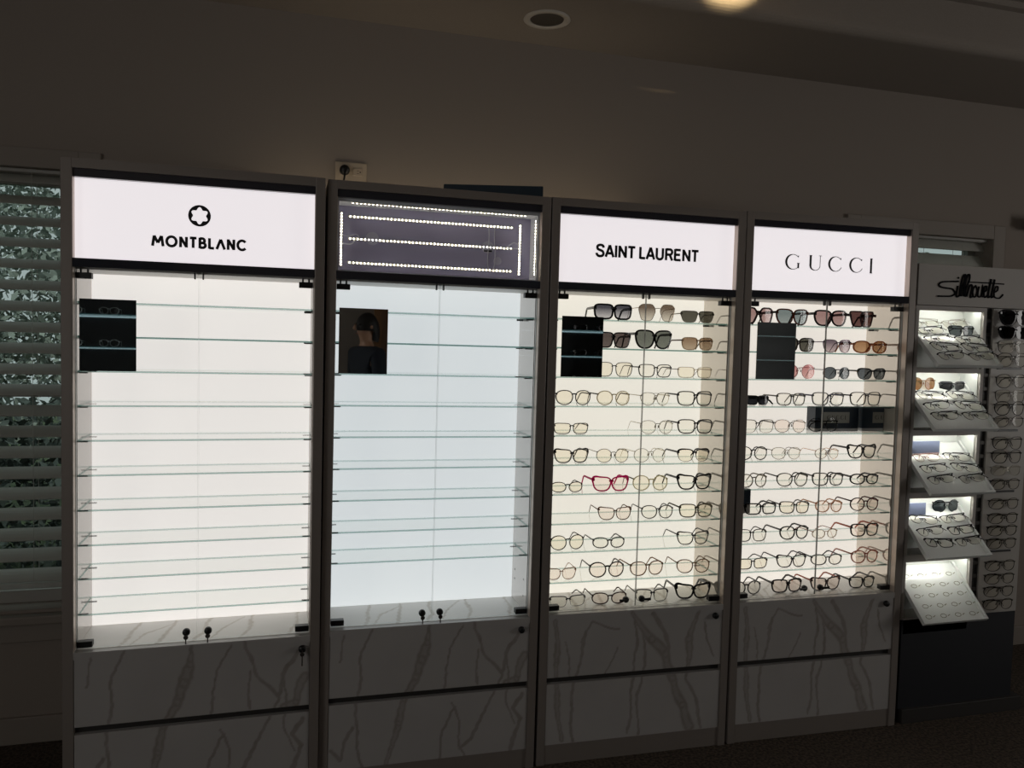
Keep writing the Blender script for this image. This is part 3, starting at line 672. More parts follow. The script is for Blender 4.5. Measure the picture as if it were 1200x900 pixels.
def smooth_curve3(pts, n=5):
    out = []
    for i in range(len(pts) - 1):
        p0, p1, p2, p3 = pts[max(i - 1, 0)], pts[i], pts[i + 1], pts[min(i + 2, len(pts) - 1)]
        for k in range(n):
            t = k / n
            out.append(tuple(.5 * ((2 * p1[j]) + (p2[j] - p0[j]) * t + (2 * p0[j] - 5 * p1[j] + 4 * p2[j] - p3[j]) * t * t + (3 * p1[j] - p0[j] - 3 * p2[j] + p3[j]) * t ** 3) for j in (0, 1, 2)))
    return out + [pts[-1]]
cabs = [make_cabinet(c) for c in range(4)]

# ------------------------------------------------------------------ eyewear
SHAPES = {  # exponent, taper, outer lift, height / width, top flatness
 'round': (2.1, .02, 0, .90), 'panto': (2.3, .10, 0, .84), 'oval': (2.3, .03, 0, .66), 'rectangular': (4, .10, .03, .62), 'square': (3.4, .12, .02, .78),
 'cat-eye': (2.9, .20, .16, .76), 'bold': (3.0, .22, .20, .76), 'aviator': (2.5, .24, -.04, .88), 'butterfly': (2.6, .20, .10, .88), 'browline': (2.7, .12, .05, .76),
 'flat-top': (4.2, .22, .02, .72), 'hexagonal': (0, 0, 0, .92), 'geometric': (0, 1, 0, .90)}
HEX = [(.30, .5), (-.28, .5), (-.46, .28), (-.5, .05), (-.30, -.42), (-.15, -.5), (.15, -.5), (.34, -.42), (.5, .12), (.5, .34)]
GEO = [(.52, .5), (-.28, .5), (-.42, .32), (-.5, .16), (-.36, -.40), (-.25, -.5), (.22, -.5), (.34, -.40), (.50, .20), (.54, .42)]
def outline(shape, w, n=26):
    e, tp, lift, hr = SHAPES[shape]; h = w * hr
    if e == 0:
        src = HEX if shape == 'hexagonal' else GEO; P = [(a * w, b_ * h) for a, b_ in src]; out = []
        for i in range(len(P)):
            a, b_ = P[i], P[(i + 1) % len(P)]
            for t in (.15, .5, .85): out.append((a[0] + (b_[0] - a[0]) * t, a[1] + (b_[1] - a[1]) * t))
        return out, h
    out = []
    for k in range(n):
        a = 2 * PI * k / n; c, s_ = math.cos(a), math.sin(a)
        x = w / 2 * math.copysign(abs(c) ** (2 / e), c); z = h / 2 * math.copysign(abs(s_) ** (2 / e), s_)
        x *= 1 + tp * (z / (h / 2)) * (1 if x > 0 else .8)
        z += lift * h * max(0, x / (w / 2)) ** 2 * (.5 + z / h)
        out.append((x, z))
    return out, h
def frame_mat(col, metal):
    nm = 'frame_%s%s' % (col, '_metal' if metal else '')
    if nm in MATS: return MATS[nm]
    m = mat(nm, col, .3 if metal else .22, .9 if metal else 0)
    if not metal and max(lin(col)) > .06:      # coloured acetate lets some light through
        nt = m.node_tree; tl = nt.nodes.new('ShaderNodeBsdfTranslucent'); tl.inputs[0].default_value = (*[min(1, v * 1.6) for v in lin(col)], 1)
        mx = nt.nodes.new('ShaderNodeMixShader'); mx.inputs[0].default_value = .6
        nt.links.new(nt.nodes['Principled BSDF'].outputs[0], mx.inputs[1]); nt.links.new(tl.outputs[0], mx.inputs[2]); nt.links.new(mx.outputs[0], nt.nodes['Material Output'].inputs[0])
    return m
def eyewear(name, W, shape, fcol, thick, lens, tcol=None, lower=1.0, metal=False, folded=False, pads=False, rimless=False, tlen=.135, hs=1.0):
    """glasses standing on their rims: origin under the bridge, front facing -y, temples running back (+y)"""
    root = empty(name); thick = thick * 1.35 + .0003
    lw = W * .425; pts, h = outline(shape, lw); pts = [(a, b_ * hs) for a, b_ in pts]; h *= hs; cx = W / 2 - lw * .5 * (1 + max(0, SHAPES[shape][1]) * .6) - thick * .3
    lowz = min(z for x, z in pts); cz = -lowz + thick * lower + .0006
    fm = frame_mat(fcol, metal); tm = frame_mat(tcol, metal) if tcol else fm
    def curve(x): return .010 * (abs(x) / (W / 2)) ** 2
    fb = MB(); n = len(pts)
    top = max(z for x, z in pts)
    for s_ in (-1, 1):
        vv = []
        for i, (x, z) in enumerate(pts):
            a = pts[(i - 1) % n]; b_ = pts[(i + 1) % n]; d = Vector((b_[0] - a[0], b_[1] - a[1])).normalized(); nx, nz = d.y, -d.x
            u = (z - lowz) / (top - lowz); t = thick * (lower + (1 - lower) * min(1, max(0, (u - .45) * 3)))
            if shape in ('cat-eye', 'bold', 'browline') and x > 0 and u > .6: t *= 1 + .9 * (x / (lw / 2)) * (u - .4)
            if rimless: t = .0006
            for (q, dy) in ((0, 0), (1, 0), (1, 1), (0, 1)):
                X = s_ * (cx + x + nx * t * q); Z = cz + z + nz * t * q
                vv.append((X, curve(X) + dy * (.0032 if not metal else .0018), Z))
        ff = []
        for i in range(n):
            j = (i + 1) % n
            for q in range(4):
                r = (q + 1) % 4; f4 = (4 * i + q, 4 * j + q, 4 * j + r, 4 * i + r); ff.append(f4 if s_ > 0 else f4[::-1])
        fb.add(vv, ff)
    # bridge
    gx = cx - lw / 2 + .002; bz = cz + h * .22
    br = max(thick * .75, .0011)
    fb.tube([(-gx, .001 + br * .5, bz), (-gx * .5, -.0015 + br * .5, bz + .003), (gx * .5, -.0015 + br * .5, bz + .003), (gx, .001 + br * .5, bz)], br, 6)
    if shape == 'aviator': fb.tube([(-gx - .004, .002, cz + h * .46), (gx + .004, .002, cz + h * .46)], .0009, 5)
    # end pieces
    hz = cz + h * .28 + SHAPES[shape][2] * h * .5; hx = W / 2
    for s_ in (-1, 1): fb.box(*sorted((s_ * (cx + lw / 2 - .002), s_ * hx)), .006, .014, hz - max(thick, .0014), hz + max(thick, .0014))
    if pads:
        for s_ in (-1, 1):
            fb.tube([(s_ * (gx - .001), .004, bz - .005), (s_ * (gx - .004), .009, bz - .008)], .0006, 4); fb.tube([(s_ * (gx - .004), .009, bz - .003), (s_ * (gx - .0025), .009, bz - .0135)], [.0012, .0024], 6)
    fb.build('front_frame', fm, root)
    for s_ in (-1, 1):
        vv = [(s_ * (cx + x), curve(cx + x) + .0012, cz + z) for x, z in pts]; m_ = len(vv)
        vv.append((s_ * cx, curve(cx) + .0004, cz))
        ff = [(i, (i + 1) % m_, m_) if s_ > 0 else ((i + 1) % m_, i, m_) for i in range(m_)]
        obj('lens', vv, ff, lens, root, True)
    # temples
    tw = max(thick * .95, .0010); r1 = max(thick * .85, .0014)
    for s_ in (-1, 1):
        b = MB(); drop = hz - .003
        if folded:
            o_ = .006 if s_ > 0 else .010
            path = [(s_ * hx, .010, hz), (s_ * (hx - .006), .012 + o_, hz), (s_ * (hx - .09), .014 + o_, hz - .002), (s_ * (hx - .112), .016 + o_, hz - .012), (s_ * (hx - .125), .017 + o_, hz - min(.03, drop))]
        else:
            path = [(s_ * hx, .010, hz), (s_ * (hx + .001), .03, hz), (s_ * (hx + .001), .095 * tlen / .135, hz - .001), (s_ * (hx - .001), .108 * tlen / .135, hz - .006), (s_ * (hx - .004), tlen, hz - drop)]
        b.tube(path, [r1, r1, r1 * .9, r1, r1 * .8], 6, flat=.6)
        if thick > .003 and not folded: pass
        b.build('temple', tm, root, False)
    return root
L_CLEAR = glass('demo_lens', 'faf8f2', 1.2); L_DEMO = glass('demo_lens_yellow', 'faf4e6', 1.2); L_GREYROOM = glass('demo_lens_clear', 'eef1f0', 1.3)
L_PINK = glass('demo_lens_pink', 'faf0e9', 1.2)
L = {'c': L_CLEAR, 'y': L_DEMO, 'p': L_PINK,
     'grey': gradient_glass('lens_grey_gradient', '4a4a54', 'c8c6cc', .004, .044), 'dgrey': gradient_glass('lens_dark_grey', '4c4c50', '56565a', .004, .044),
     'green': gradient_glass('lens_green', '6c706a', '7b7f78', .004, .044), 'brown': gradient_glass('lens_brown_gradient', '6e6055', 'd6cfc4', .004, .050),
     'olive': gradient_glass('lens_olive', '55544c', '5e5c54', .004, .044), 'tan': gradient_glass('lens_tan', '8e7560', 'b6a48f', .004, .044),
     'taupe': gradient_glass('lens_taupe', '5c5250', '6a605e', .004, .044), 'rose': gradient_glass('lens_rose', 'a18483', 'b39a97', .004, .044), 'blue': gradient_glass('lens_bluegrey', '7b888a', '98a3a4', .004, .044),
     'wine': gradient_glass('lens_wine', '5c4240', '6a4e4a', .004, .044), 'purple': gradient_glass('lens_purple_gradient', '71656f', 'c2b2b4', .004, .044), 'slate': gradient_glass('lens_slate', '595f64', '666c70', .004, .044),
     'pink': gradient_glass('lens_pink', 'c38a8b', 'dbb0ab', .004, .048), 'amber': gradient_glass('lens_amber', 'a07c5c', 'bd9a78', .004, .044), 'black': gradient_glass('lens_black', '18191d', '24252a', .0, .044)}
# (kind, shape, frame colour, rim thickness, lens, words, options)
E_, S_ = 'eyeglasses', 'sunglasses'
ROWS3 = [
 [(S_, 'rectangular', '15151a', .0045, 'grey', 'chunky black rectangular', dict(hs=1.22)), (S_, 'hexagonal', 'a08c78', .0010, 'brown', 'oversized hexagonal brown gradient', dict(metal=True, hs=1.08)), (S_, 'flat-top', '5a5348', .0016, 'olive', 'flat-top dark olive', dict(lower=.4, metal=True))],
 [(S_, 'flat-top', '1b1a1c', .0032, 'taupe', 'black flat-top', dict(hs=1.12)), (S_, 'butterfly', '111114', .0042, 'green', 'large black butterfly grey-green', dict(hs=1.08)), (S_, 'square', 'cfc0ae', .0022, 'tan', 'small tan lensed clear-framed', dict(tcol='6a5648'))],
 [(E_, 'square', '2f2a2c', .0016, 'y', 'thin black square', {}), (E_, 'square', '26262c', .0020, 'c', 'dark rounded square', {}), (E_, 'rectangular', 'd0c8ba', .0010, 'y', 'nearly rimless pale', dict(tcol='7a4e42'))],
 [(E_, 'panto', '1e1e22', .0022, 'y', 'black round', {}), (E_, 'round', 'd2c8b6', .0020, 'y', 'clear beige round', dict(tcol='5e564a')), (E_, 'aviator', 'a39a86', .0011, 'c', 'thin gold aviator', dict(metal=True, pads=True)), (E_, 'square', '1c1c22', .0026, 'c', 'black soft square', {})],
 [(E_, 'rectangular', '3c3c40', .0018, 'y', 'charcoal rectangular', {}), (E_, 'panto', 'a29c8a', .0010, 'c', 'thin gold wire', dict(metal=True, pads=True)), (E_, 'square', '26222a', .0026, 'c', 'black angular square', {})],
 [(E_, 'cat-eye', '1d1c20', .0026, 'y', 'black soft cat-eye', {}), (E_, 'round', '8a8478', .0012, 'y', 'thin round metal with dark brow', dict(metal=True, pads=True)), (E_, 'round', 'b0a890', .0009, 'c', 'thin gold round', dict(metal=True, pads=True)), (E_, 'browline', '222024', .0030, 'y', 'black browline', dict(lower=.25))],
 [(E_, 'oval', '5c4c40', .0018, 'y', 'brown oval', {}), (E_, 'cat-eye', 'd02c8e', .0034, 'p', 'bright magenta', {}), (E_, 'round', 'd4cab2', .0020, 'y', 'clear honey round', dict(tcol='77705c')), (E_, 'bold', '1c1b20', .0036, 'c', 'bold black angular cat-eye', {})],
 [(E_, 'cat-eye', '8e6e58', .0018, 'p', 'light brown cat-eye', {}), (E_, 'panto', '2c2426', .0020, 'c', 'dark brown round', {}), (E_, 'square', '76705e', .0026, 'y', 'olive grey square', {})],
 [(E_, 'round', '56483e', .0018, 'y', 'brown rounded', {}), (E_, 'oval', '3e3438', .0024, 'c', 'dark plum oval', {}), (E_, 'cat-eye', '1e1b22', .0022, 'c', 'slim black cat-eye', {})],
 [(E_, 'cat-eye', 'c6a896', .0013, 'p', 'pale pink thin cat-eye', {}), (E_, 'round', '3a2a24', .0028, 'p', 'dark tortoise round', {}), (E_, 'panto', 'a07e5c', .0022, 'p', 'honey brown round', {}), (E_, 'panto', '9a7e5e', .0020, 'p', 'tan brown round', {})],
 [(E_, 'rectangular', '2c2a2e', .0022, 'c', 'black half-rim', dict(lower=.15)), (E_, 'oval', '4a2c2a', .0024, 'p', 'dark red oval', {}), (E_, 'square', '26242a', .0026, 'c', 'black browline square', dict(lower=.4)), (E_, 'bold', '141416', .0044, 'c', 'heavy black cat-eye', dict(tcol='3c3a3a'))],
]
ROWS4 = [
 [(S_, 'hexagonal', '4a1f20', .0042, 'rose', 'burgundy tortoise oversized', {}), (S_, 'butterfly', '7a3e26', .0036, 'blue', 'orange tortoise blue-lensed', dict(tcol='2e2018')), (S_, 'butterfly', '1c1718', .0044, 'rose', 'chunky black rose-lensed', {}), (S_, 'geometric', '38181a', .0036, 'wine', 'oversized angular wine coloured', {})],
 [(S_, 'square', '382a24', .0030, 'olive', 'dark tortoise rounded', {}), (S_, 'butterfly', '57485a', .0014, 'purple', 'purple gradient butterfly', dict(metal=True)), (S_, 'oval', 'b98a68', .0034, 'amber', 'tan oval amber-lensed', {})],
 [(S_, 'round', 'b8898a', .0010, 'pink', 'round pink-lensed', dict(metal=True, pads=True)), (S_, 'round', '5a5a60', .0012, 'slate', 'round slate-lensed metal', dict(metal=True, pads=True)), (S_, 'browline', '202022', .0026, 'slate', 'black browline', dict(lower=.4))],
 [(S_, 'flat-top', '1a1a1c', .0030, 'black', 'folded black', dict(folded=True)), (E_, 'square', '76746e', .0022, 'c', 'grey translucent square', dict(tcol='8e8c86')), (E_, 'square', '8a8a90', .0024, 'c', 'blue-grey clear', dict(tcol='6a6a86')), (E_, 'square', '24202a', .0022, 'c', 'dark plum square', {})],
 [(E_, 'square', '3a3a3c', .0018, 'c', 'charcoal half-rim', dict(lower=.3)), (E_, 'panto', '7a766e', .0011, 'p', 'thin gunmetal round', dict(metal=True, pads=True)), (E_, 'round', '1e1e22', .0018, 'c', 'thin black round', dict(pads=True, folded=True))],
 [(E_, 'round', '26242a', .0022, 'c', 'black round', {}), (E_, 'panto', 'aca494', .0010, 'c', 'thin pewter', dict(metal=True, pads=True, tcol='4a4640')), (E_, 'round', 'c09a80', .0010, 'c', 'thin rose gold', dict(metal=True, pads=True)), (E_, 'bold', '1a181e', .0032, 'c', 'black winged cat-eye', {})],
 [(E_, 'round', 'a49e94', .0022, 'c', 'grey translucent round', {}), (E_, 'panto', '57534c', .0022, 'c', 'grey-brown round', {}), (E_, 'square', '1d1c20', .0026, 'c', 'black square', {}), (E_, 'oval', '15151a', .0034, 'c', 'thick black oval', {})],
 [(E_, 'rectangular', '1c1c1f', .0032, 'c', 'thick black rectangular', {}), (E_, 'square', '3c3028', .0022, 'y', 'dark brown square', {}), (E_, 'panto', 'd0ae94', .0022, 'p', 'clear tan', {}), (E_, 'round', '5c1824', .0024, 'p', 'burgundy red round', {})],
 [(E_, 'square', '4a4238', .0018, 'c', 'grey-brown square', {}), (E_, 'panto', '1f1d20', .0030, 'c', 'black panto shaped', {}), (E_, 'oval', 'c8b8a8', .0012, 'c', 'clear thin', dict(tcol='b07a6a')), (E_, 'square', '1b191d', .0032, 'p', 'black square pink-templed', dict(tcol='c98e7c'))],
 [(E_, 'rectangular', '1e1d22', .0020, 'y', 'black rectangular', {}), (E_, 'cat-eye', '332c38', .0024, 'c', 'dark violet cat-eye', {}), (E_, 'oval', '20222a', .0024, 'c', 'black oval', {}), (E_, 'panto', 'bc8e80', .0026, 'p', 'translucent pink round', {})],
 [(E_, 'round', '222226', .0026, 'c', 'dark round', {}), (E_, 'square', '24181a', .0036, 'p', 'thick dark tortoise', {}), (E_, 'cat-eye', '341a1c', .0028, 'p', 'dark red cat-eye', dict(tcol='c0887a')), (E_, 'square', '17181c', .0030, 'c', 'small black square', {})],
]
ORD = ['first', 'second', 'third', 'fourth']
LEVEL = ['top', 'second', 'third', 'fourth', 'fifth', 'sixth', 'seventh', 'eighth', 'ninth', 'tenth']
def place_rows(c, rows, pos, cname, group):
    M_ = CABM[c]
    for k, (row, pp) in enumerate(zip(rows, pos)):
        z = SHELF_Z[k] if k < 10 else LEDGE
        for i, (spec, (x, w)) in enumerate(zip(row, pp)):
            kind, shape, fc, th, ln, words, opt = spec
            o = eyewear(kind, w, shape, fc, th, L[ln], **opt)
            yaw = math.radians(random.uniform(-4, 4)); y = .072 + random.uniform(-.002, .004)
            if opt.get('folded'): y = .085
            o.matrix_world = M_ @ Matrix.Translation((x, y, z + .0003)) @ Matrix.Rotation(yaw, 4, 'Z')
            where = ('on the %s shelf' % LEVEL[k]) if k < 10 else 'on the marble ledge'
            tag(o, '%s %s, %s from left %s, %s cabinet' % (words, kind, ORD[i], where, cname), kind, group)
place_rows(2, ROWS3, PAIR_POS[0], 'third', 'eyewear on the shelves of the third cabinet')
place_rows(3, ROWS4, PAIR_POS[1], 'rightmost', 'eyewear on the shelves of the rightmost cabinet')

# name blocks
NAVY = mat('navy_block', '1a2c3c', .35); BLOCKBASE = mat('frosted_base', 'd4d4d6', .4); PLATE = mat('pewter_plate', 'a9a89e', .4)
def name_block(x0, x1, z, h, base, plate, label, y0=.108, y1=.165):
    o = empty('name_block'); o.matrix_world = CABM[3] @ Matrix.Translation(((x0 + x1) / 2, y0, z)); cx = (x0 + x1) / 2
    MB().box(x0 - cx, x1 - cx, 0, y1 - y0, 0, base, 0, .001).build('base', BLOCKBASE, o)
    MB().box(x0 - cx, x1 - cx, -.001, y1 - y0, base, h, 0, .0015).build('block', NAVY, o)
    if plate:
        p0, p1, q0, q1 = plate
        pl = MB().box(p0 - cx, p1 - cx, -.0025, -.001, q0, q1, 0, .0004).build('name_plate', PLATE, o)
        roman_lettering(p0 - cx + .018, (p1 if p1 - p0 > .1 else p0 + .142) - cx - .018, q0 + .014, q1 - .013, -.0032, -.0025).build('lettering', mat('plate_letter', '2c2a26', .5), pl) if p1 - p0 > .1 else None
        if p1 - p0 < .1:
            b = roman_lettering(p0 - cx + .012, p0 - cx + .112, q0 + .014, q1 - .013, -.0032, -.0025); lim = p1 - cx - .001
            bm = MB(); bm.v = b.v
            for f_, mi in zip(b.f, b.mi):
                if max(b.v[i][0] for i in f_) < lim: bm.f.append(f_); bm.mi.append(mi)
            bm.build('lettering', mat('plate_letter'), pl)
    tag(o, label, 'sign block', 'navy blocks in the rightmost cabinet')
name_block(.022, .222, SHELF_Z[4], .099, .012, (.058, .178, .034, .078), 'navy block with full metal name plate on the fifth shelf, rightmost cabinet')
name_block(.240, .341, SHELF_Z[4], .099, .012, (.288, .340, .034, .078), 'navy block against the side wall with cropped name plate, rightmost cabinet')
name_block(-.341, -.252, SHELF_Z[7], .095, .034, None, 'small plain navy block at the left end of the eighth shelf, rightmost cabinet')

# ------------------------------------------------------------------ tower display with lit niches
TX0, TX1, TY = 3.045, 3.640, 0.0
GREY = mat('tower_grey', 'a9a49f', .6); TNAVY = mat('tower_navy', '16181f', .55); NWHITE = mat('niche_white', 'e4e7e3', .5); TRAY = mat('tray_acrylic', 'd8dbd9', .12)
tower = tag(empty('eyewear_tower', ((TX0 + TX1) / 2, TY, 0)), 'grey display tower with script lettering, five lit niches and a rod column, at far right', 'display stand')
TCX = (TX0 + TX1) / 2
def TB(b, name, m, parent=tower, smooth=False):
    b.v = [(x - TCX, y - TY, z) for x, y, z in b.v]
    return b.build(name, m, parent, smooth)
NT = [1.686, 1.4355, 1.1815, .9260, .6655]; NH = .232; NX0, NX1, NB = 3.062, 3.383, .10
hp = TB(MB().box(TX0, TX1 + .02, TY - .004, TY + .03, 1.706, 1.869, 0, .001), 'header_panel', GREY)
b = MB()
for pts, hw in SCRIPT: b.ribbon(smooth_curve(pts, 4) if len(pts) > 2 else pts, hw * 1.45, TY - .0075, TY - .0035)
TB(b, 'lettering', mat('dark_blue_letter', '04050b', .8, spec=.1), hp)
b = MB()
b.box(TX0, NX0, TY, .30, .43, 1.704).box(NX1, 3.397, TY, .30, .43, 1.704)
zt = 1.704
for t in NT:
    b.box(NX0, NX1, TY, .012, t, zt).box(NX0, NX1, .012, .30, t + .0115, zt); zt = t - NH
b.box(NX0, NX1, TY, .30, .37, zt)
b.box(TX0, TX1, NB + .01, .30, .37, 1.85)
TB(b, 'niche_frame', GREY)
SCREEN = mat('niche_lamp', 'ffffff', .5, emit='fffef4', strength=24.0)
for k, t in enumerate(NT):
    b = MB().box(NX0, NX1, NB, NB + .006, t - NH, t + .0115).box(NX0, NX0 + .003, .012, NB, t - NH, t + .0085).box(NX1 - .003, NX1, .012, NB, t - NH, t + .0085).box(NX0 + .003, NX1 - .003, .012, NB, t + .0085, t + .0115)
    TB(b, 'niche_lining', NWHITE)
    TB(MB().box(NX0 + .01, NX1 - .01, .0135, .022, t + .0035, t + .0085), 'light_strip', SCREEN)
    # sloping tray with raised lips
    y0, z0, y1, z1 = -.102, t - .222, .085, t - .040
    L2 = math.hypot(y1 - y0, z1 - z0); ux, uz = (y1 - y0) / L2, (z1 - z0) / L2; nx, nz = -uz, ux
    def T(x, s_, d): return (x, y0 + ux * s_ + nx * d, z0 + uz * s_ + nz * d)
    tr = MB()
    def slopebox(xa, xb, sa, sb, da, db):
        v = [T(x, s_, d) for d in (da, db) for x, s_ in ((xa, sa), (xb, sa), (xb, sb), (xa, sb))]
        tr.add(v, [(0, 3, 2, 1), (4, 5, 6, 7), (0, 1, 5, 4), (1, 2, 6, 5), (2, 3, 7, 6), (3, 0, 4, 7)])
    slopebox(NX0 + .003, NX1 - .004, 0, L2, -.005, 0)
    slopebox(NX0 + .003, NX0 + .014, 0, L2, 0, .010); slopebox(NX1 - .015, NX1 - .004, 0, L2, 0, .010); slopebox(NX0 + .014, NX1 - .015, 0, .010, 0, .010)
    TB(tr, 'tray', TRAY)
    if k == 4:
        pg = MB()
        for i in range(5):
            for j in range(4):
                x = NX0 + .045 + j * .072 + (.012 if i % 2 else 0); s_ = .03 + i * .045
                ring = [T(x + .014 * math.cos(a), s_ + .008 * math.sin(a), .0035) for a in [2 * PI * q / 12 for q in range(12)]]
                pg.tube(ring, .0012, 5, closed=True)
                pg.tube([T(x + .025, s_, 0), T(x + .025, s_, .012)], [.002, .0012], 6)
        TB(pg, 'display_pegs', glass('clear_peg', 'd8d6cc', 1.5))
# rod column on the right
TB(MB().box(3.397, 3.432, .012, .30, .43, 1.704), 'notched_strip', mat('dark_strip', '1c1b1a', .5))
nb = MB().box(3.3985, 3.4, .006, .012, .46, 1.70).box(3.429, 3.4305, .006, .012, .46, 1.70)
for z in np.arange(.47, 1.69, .056): nb.box(3.399, 3.430, .006, .012, z, z + .014)
TB(nb, 'strip_bars', mat('strip_bar', '3f3c38', .5))
b = MB(); b.box(3.432, TX1, .0, .30, .428, 1.704, 0, .002); TB(b, 'rod_panel', mat('rod_panel_grey', 'aaa6a0', .45))
b = MB()
for z in (1.4595, 1.2015, .945, .693): b.box(3.462, 3.585, -.008, 0, z - .004, z + .004, 0, .001)
TB(b, 'pull_bar', M_BLACK)
TB(MB().box(TX0 + .01, TX1 - .004, .0, .30, .06, .428), 'base', TNAVY)
TB(MB().box(TX0 + .02, 3.68, -.014, .32, 0, .06, 0, .002), 'plinth', mat('plinth_dark', '2a2725', .6))
COLZ = [1.675, 1.612, 1.557, 1.504, 1.417, 1.354, 1.304, 1.248, 1.159, 1.102, 1.045, .988, .906, .845, .794, .740, .646, .591, .537, .482]
COLN = ['black oversized sunglasses', 'black rectangular sunglasses'] + ['thin dark framed eyeglasses'] * 18
b = MB()
for z in COLZ: b.tube([(3.513, 0, z + .004), (3.513, -.030, z + .004)], .0022, 6)
TB(b, 'peg', M_CHROME)
HT = ['top', 'second', 'third', 'fourth', 'fifth']
c_styles = [('butterfly', '17161a', .0030, 'dgrey'), ('flat-top', '121214', .0026, 'black'), ('square', '5a5652', .0012, 'c'), ('panto', '33302e', .0014, 'c'), ('panto', '2c2a28', .0013, 'c'), ('square', '55524e', .0010, 'c'), ('panto', '1f1e1e', .0017, 'c'), ('oval', '3e3a38', .0012, 'c'),
            ('browline', '2a2826', .0015, 'c'), ('browline', '1f1e1e', .0015, 'c'), ('oval', '96928a', .0008, 'c'), ('oval', '26241f', .0013, 'c')]
protos = {}
for i, z in enumerate(COLZ):
    st = c_styles[i] if i < len(c_styles) else ('oval', '26241f', .0012, 'c')
    if st not in protos:
        o = protos[st] = eyewear('sunglasses' if i < 2 else 'eyeglasses', .152, st[0], st[1], st[2], L[st[3]], folded=True, pads=True, metal=i > 1)
    else:
        o = copy_tree(protos[st])
    _, hh = outline(st[0], .152 * .425)
    o.location = (3.513, -.0345, z - hh * .72 + .0)
    g, q = divmod(i, 4)
    tag(o, '%s hanging in the rod column, %s of the %s four' % (COLN[i], ORD[q], ['top', 'second', 'third', 'fourth', 'lowest'][g]), COLN[i].split()[-1], 'eyewear hanging in the rod column')
# glasses lying folded on the four upper trays
protos = {}
def tray_pair(k, col, row, style, label, kind='eyeglasses'):
    t = NT[k]; y0, z0, y1, z1 = -.102, t - .222, .085, t - .040
    L2 = math.hypot(y1 - y0, z1 - z0); ang = math.atan2(z1 - z0, y1 - y0); ux, uz = math.cos(ang), math.sin(ang); nx, nz = -uz, ux
    if style not in protos:
        sh, fc, th, ln, rl = style
        o = protos[style] = eyewear(kind, .128, sh, fc, th, L[ln], folded=True, pads=True, metal=True, rimless=rl)
    else: o = copy_tree(protos[style])
    s_ = L2 - .050 - row * .054 if k else L2 - .042 - row * .0465; d = .002
    # lens front lies against the slope, folded temples on top, tips pointing down the slope
    x = NX0 + .085 + col * .152 + (row * .003)
    up = Vector((0, ux, uz)); nr = Vector((0, nx, nz)); ex = Vector((-1, 0, 0))
    if kind == 'sunglasses':   # stands upright at the back of the tray
        o.location = (x, y0 + ux * s_, z0 + uz * s_ + .001)
        d = 0
    else:
        m_ = Matrix(((ex.x, nr.x, up.x, x), (ex.y, nr.y, up.y, y0 + ux * s_ + nx * d), (ex.z, nr.z, up.z, z0 + uz * s_ + nz * d), (0, 0, 0, 1)))
        yaw = Matrix.Rotation(math.radians(random.uniform(-7, 7)), 4, 'Y')
        o.matrix_world = m_ @ yaw
    tag(o, label, kind, 'eyewear on the sloping trays')
RL = ('oval', '2a2a2c', .0016, 'c', True); RC = ('oval', 'a8a49a', .0012, 'c', True); TH = ('rectangular', '232325', .0016, 'c', False); RP = ('oval', '8a6a62', .0014, 'c', True)
SG = {0: ('flat-top', '202226', .0016, 'slate', False), 1: ('rectangular', '4a4c50', .0012, 'dgrey', False), 3: ('round', '2c2e32', .0012, 'slate', False)}
LAY = {0: [[RC, RL, RL, RL, RL], [RC, SG[0], RL, RL, RL]], 1: [[('round', '8a6238', .0012, 'amber', False), RL, RL, RL], [SG[1], RL, RL, RL]], 2: [[None, RP, RL, RL], [None, RL, RL, RL]], 3: [[None, RL, RL, TH], [SG[3], RL, TH, RL]]}
for k, cols in LAY.items():
    for col, rows in enumerate(cols):
        for row, st in enumerate(rows):
            if st is None: continue
            sun = st[3] in ('slate', 'dgrey', 'amber'); kind = 'sunglasses' if sun else 'eyeglasses'
            desc = {'slate': 'dark grey', 'dgrey': 'grey square', 'amber': 'round brown'}.get(st[3], '') if sun else ('clear wire-thin' if st is RC else 'reddish rimless' if st is RP else 'thin dark' if st is TH else 'rimless dark-templed')
            tray_pair(k, col, row, st, '%s %s in %s column, %s row of the %s tray' % (desc, kind, ('left', 'right')[col], (('back', 'second', 'third', 'front') if k else ('back', 'second', 'third', 'fourth', 'front'))[row], HT[k]), kind)
for k, x0, x1, lab in ((2, 3.095, 3.235, 'slate blue card standing at the back of the third tray'), (3, 3.072, 3.182, 'slate blue card standing at the back of the fourth tray')):
    t = NT[k]
    tag(MB().box(x0, x1, .040, .046, t - .078, t - .028, 0, .0008).build('display_card', mat('slate_card', '76809c', .5)), lab, 'card', 'slate blue cards on the trays')

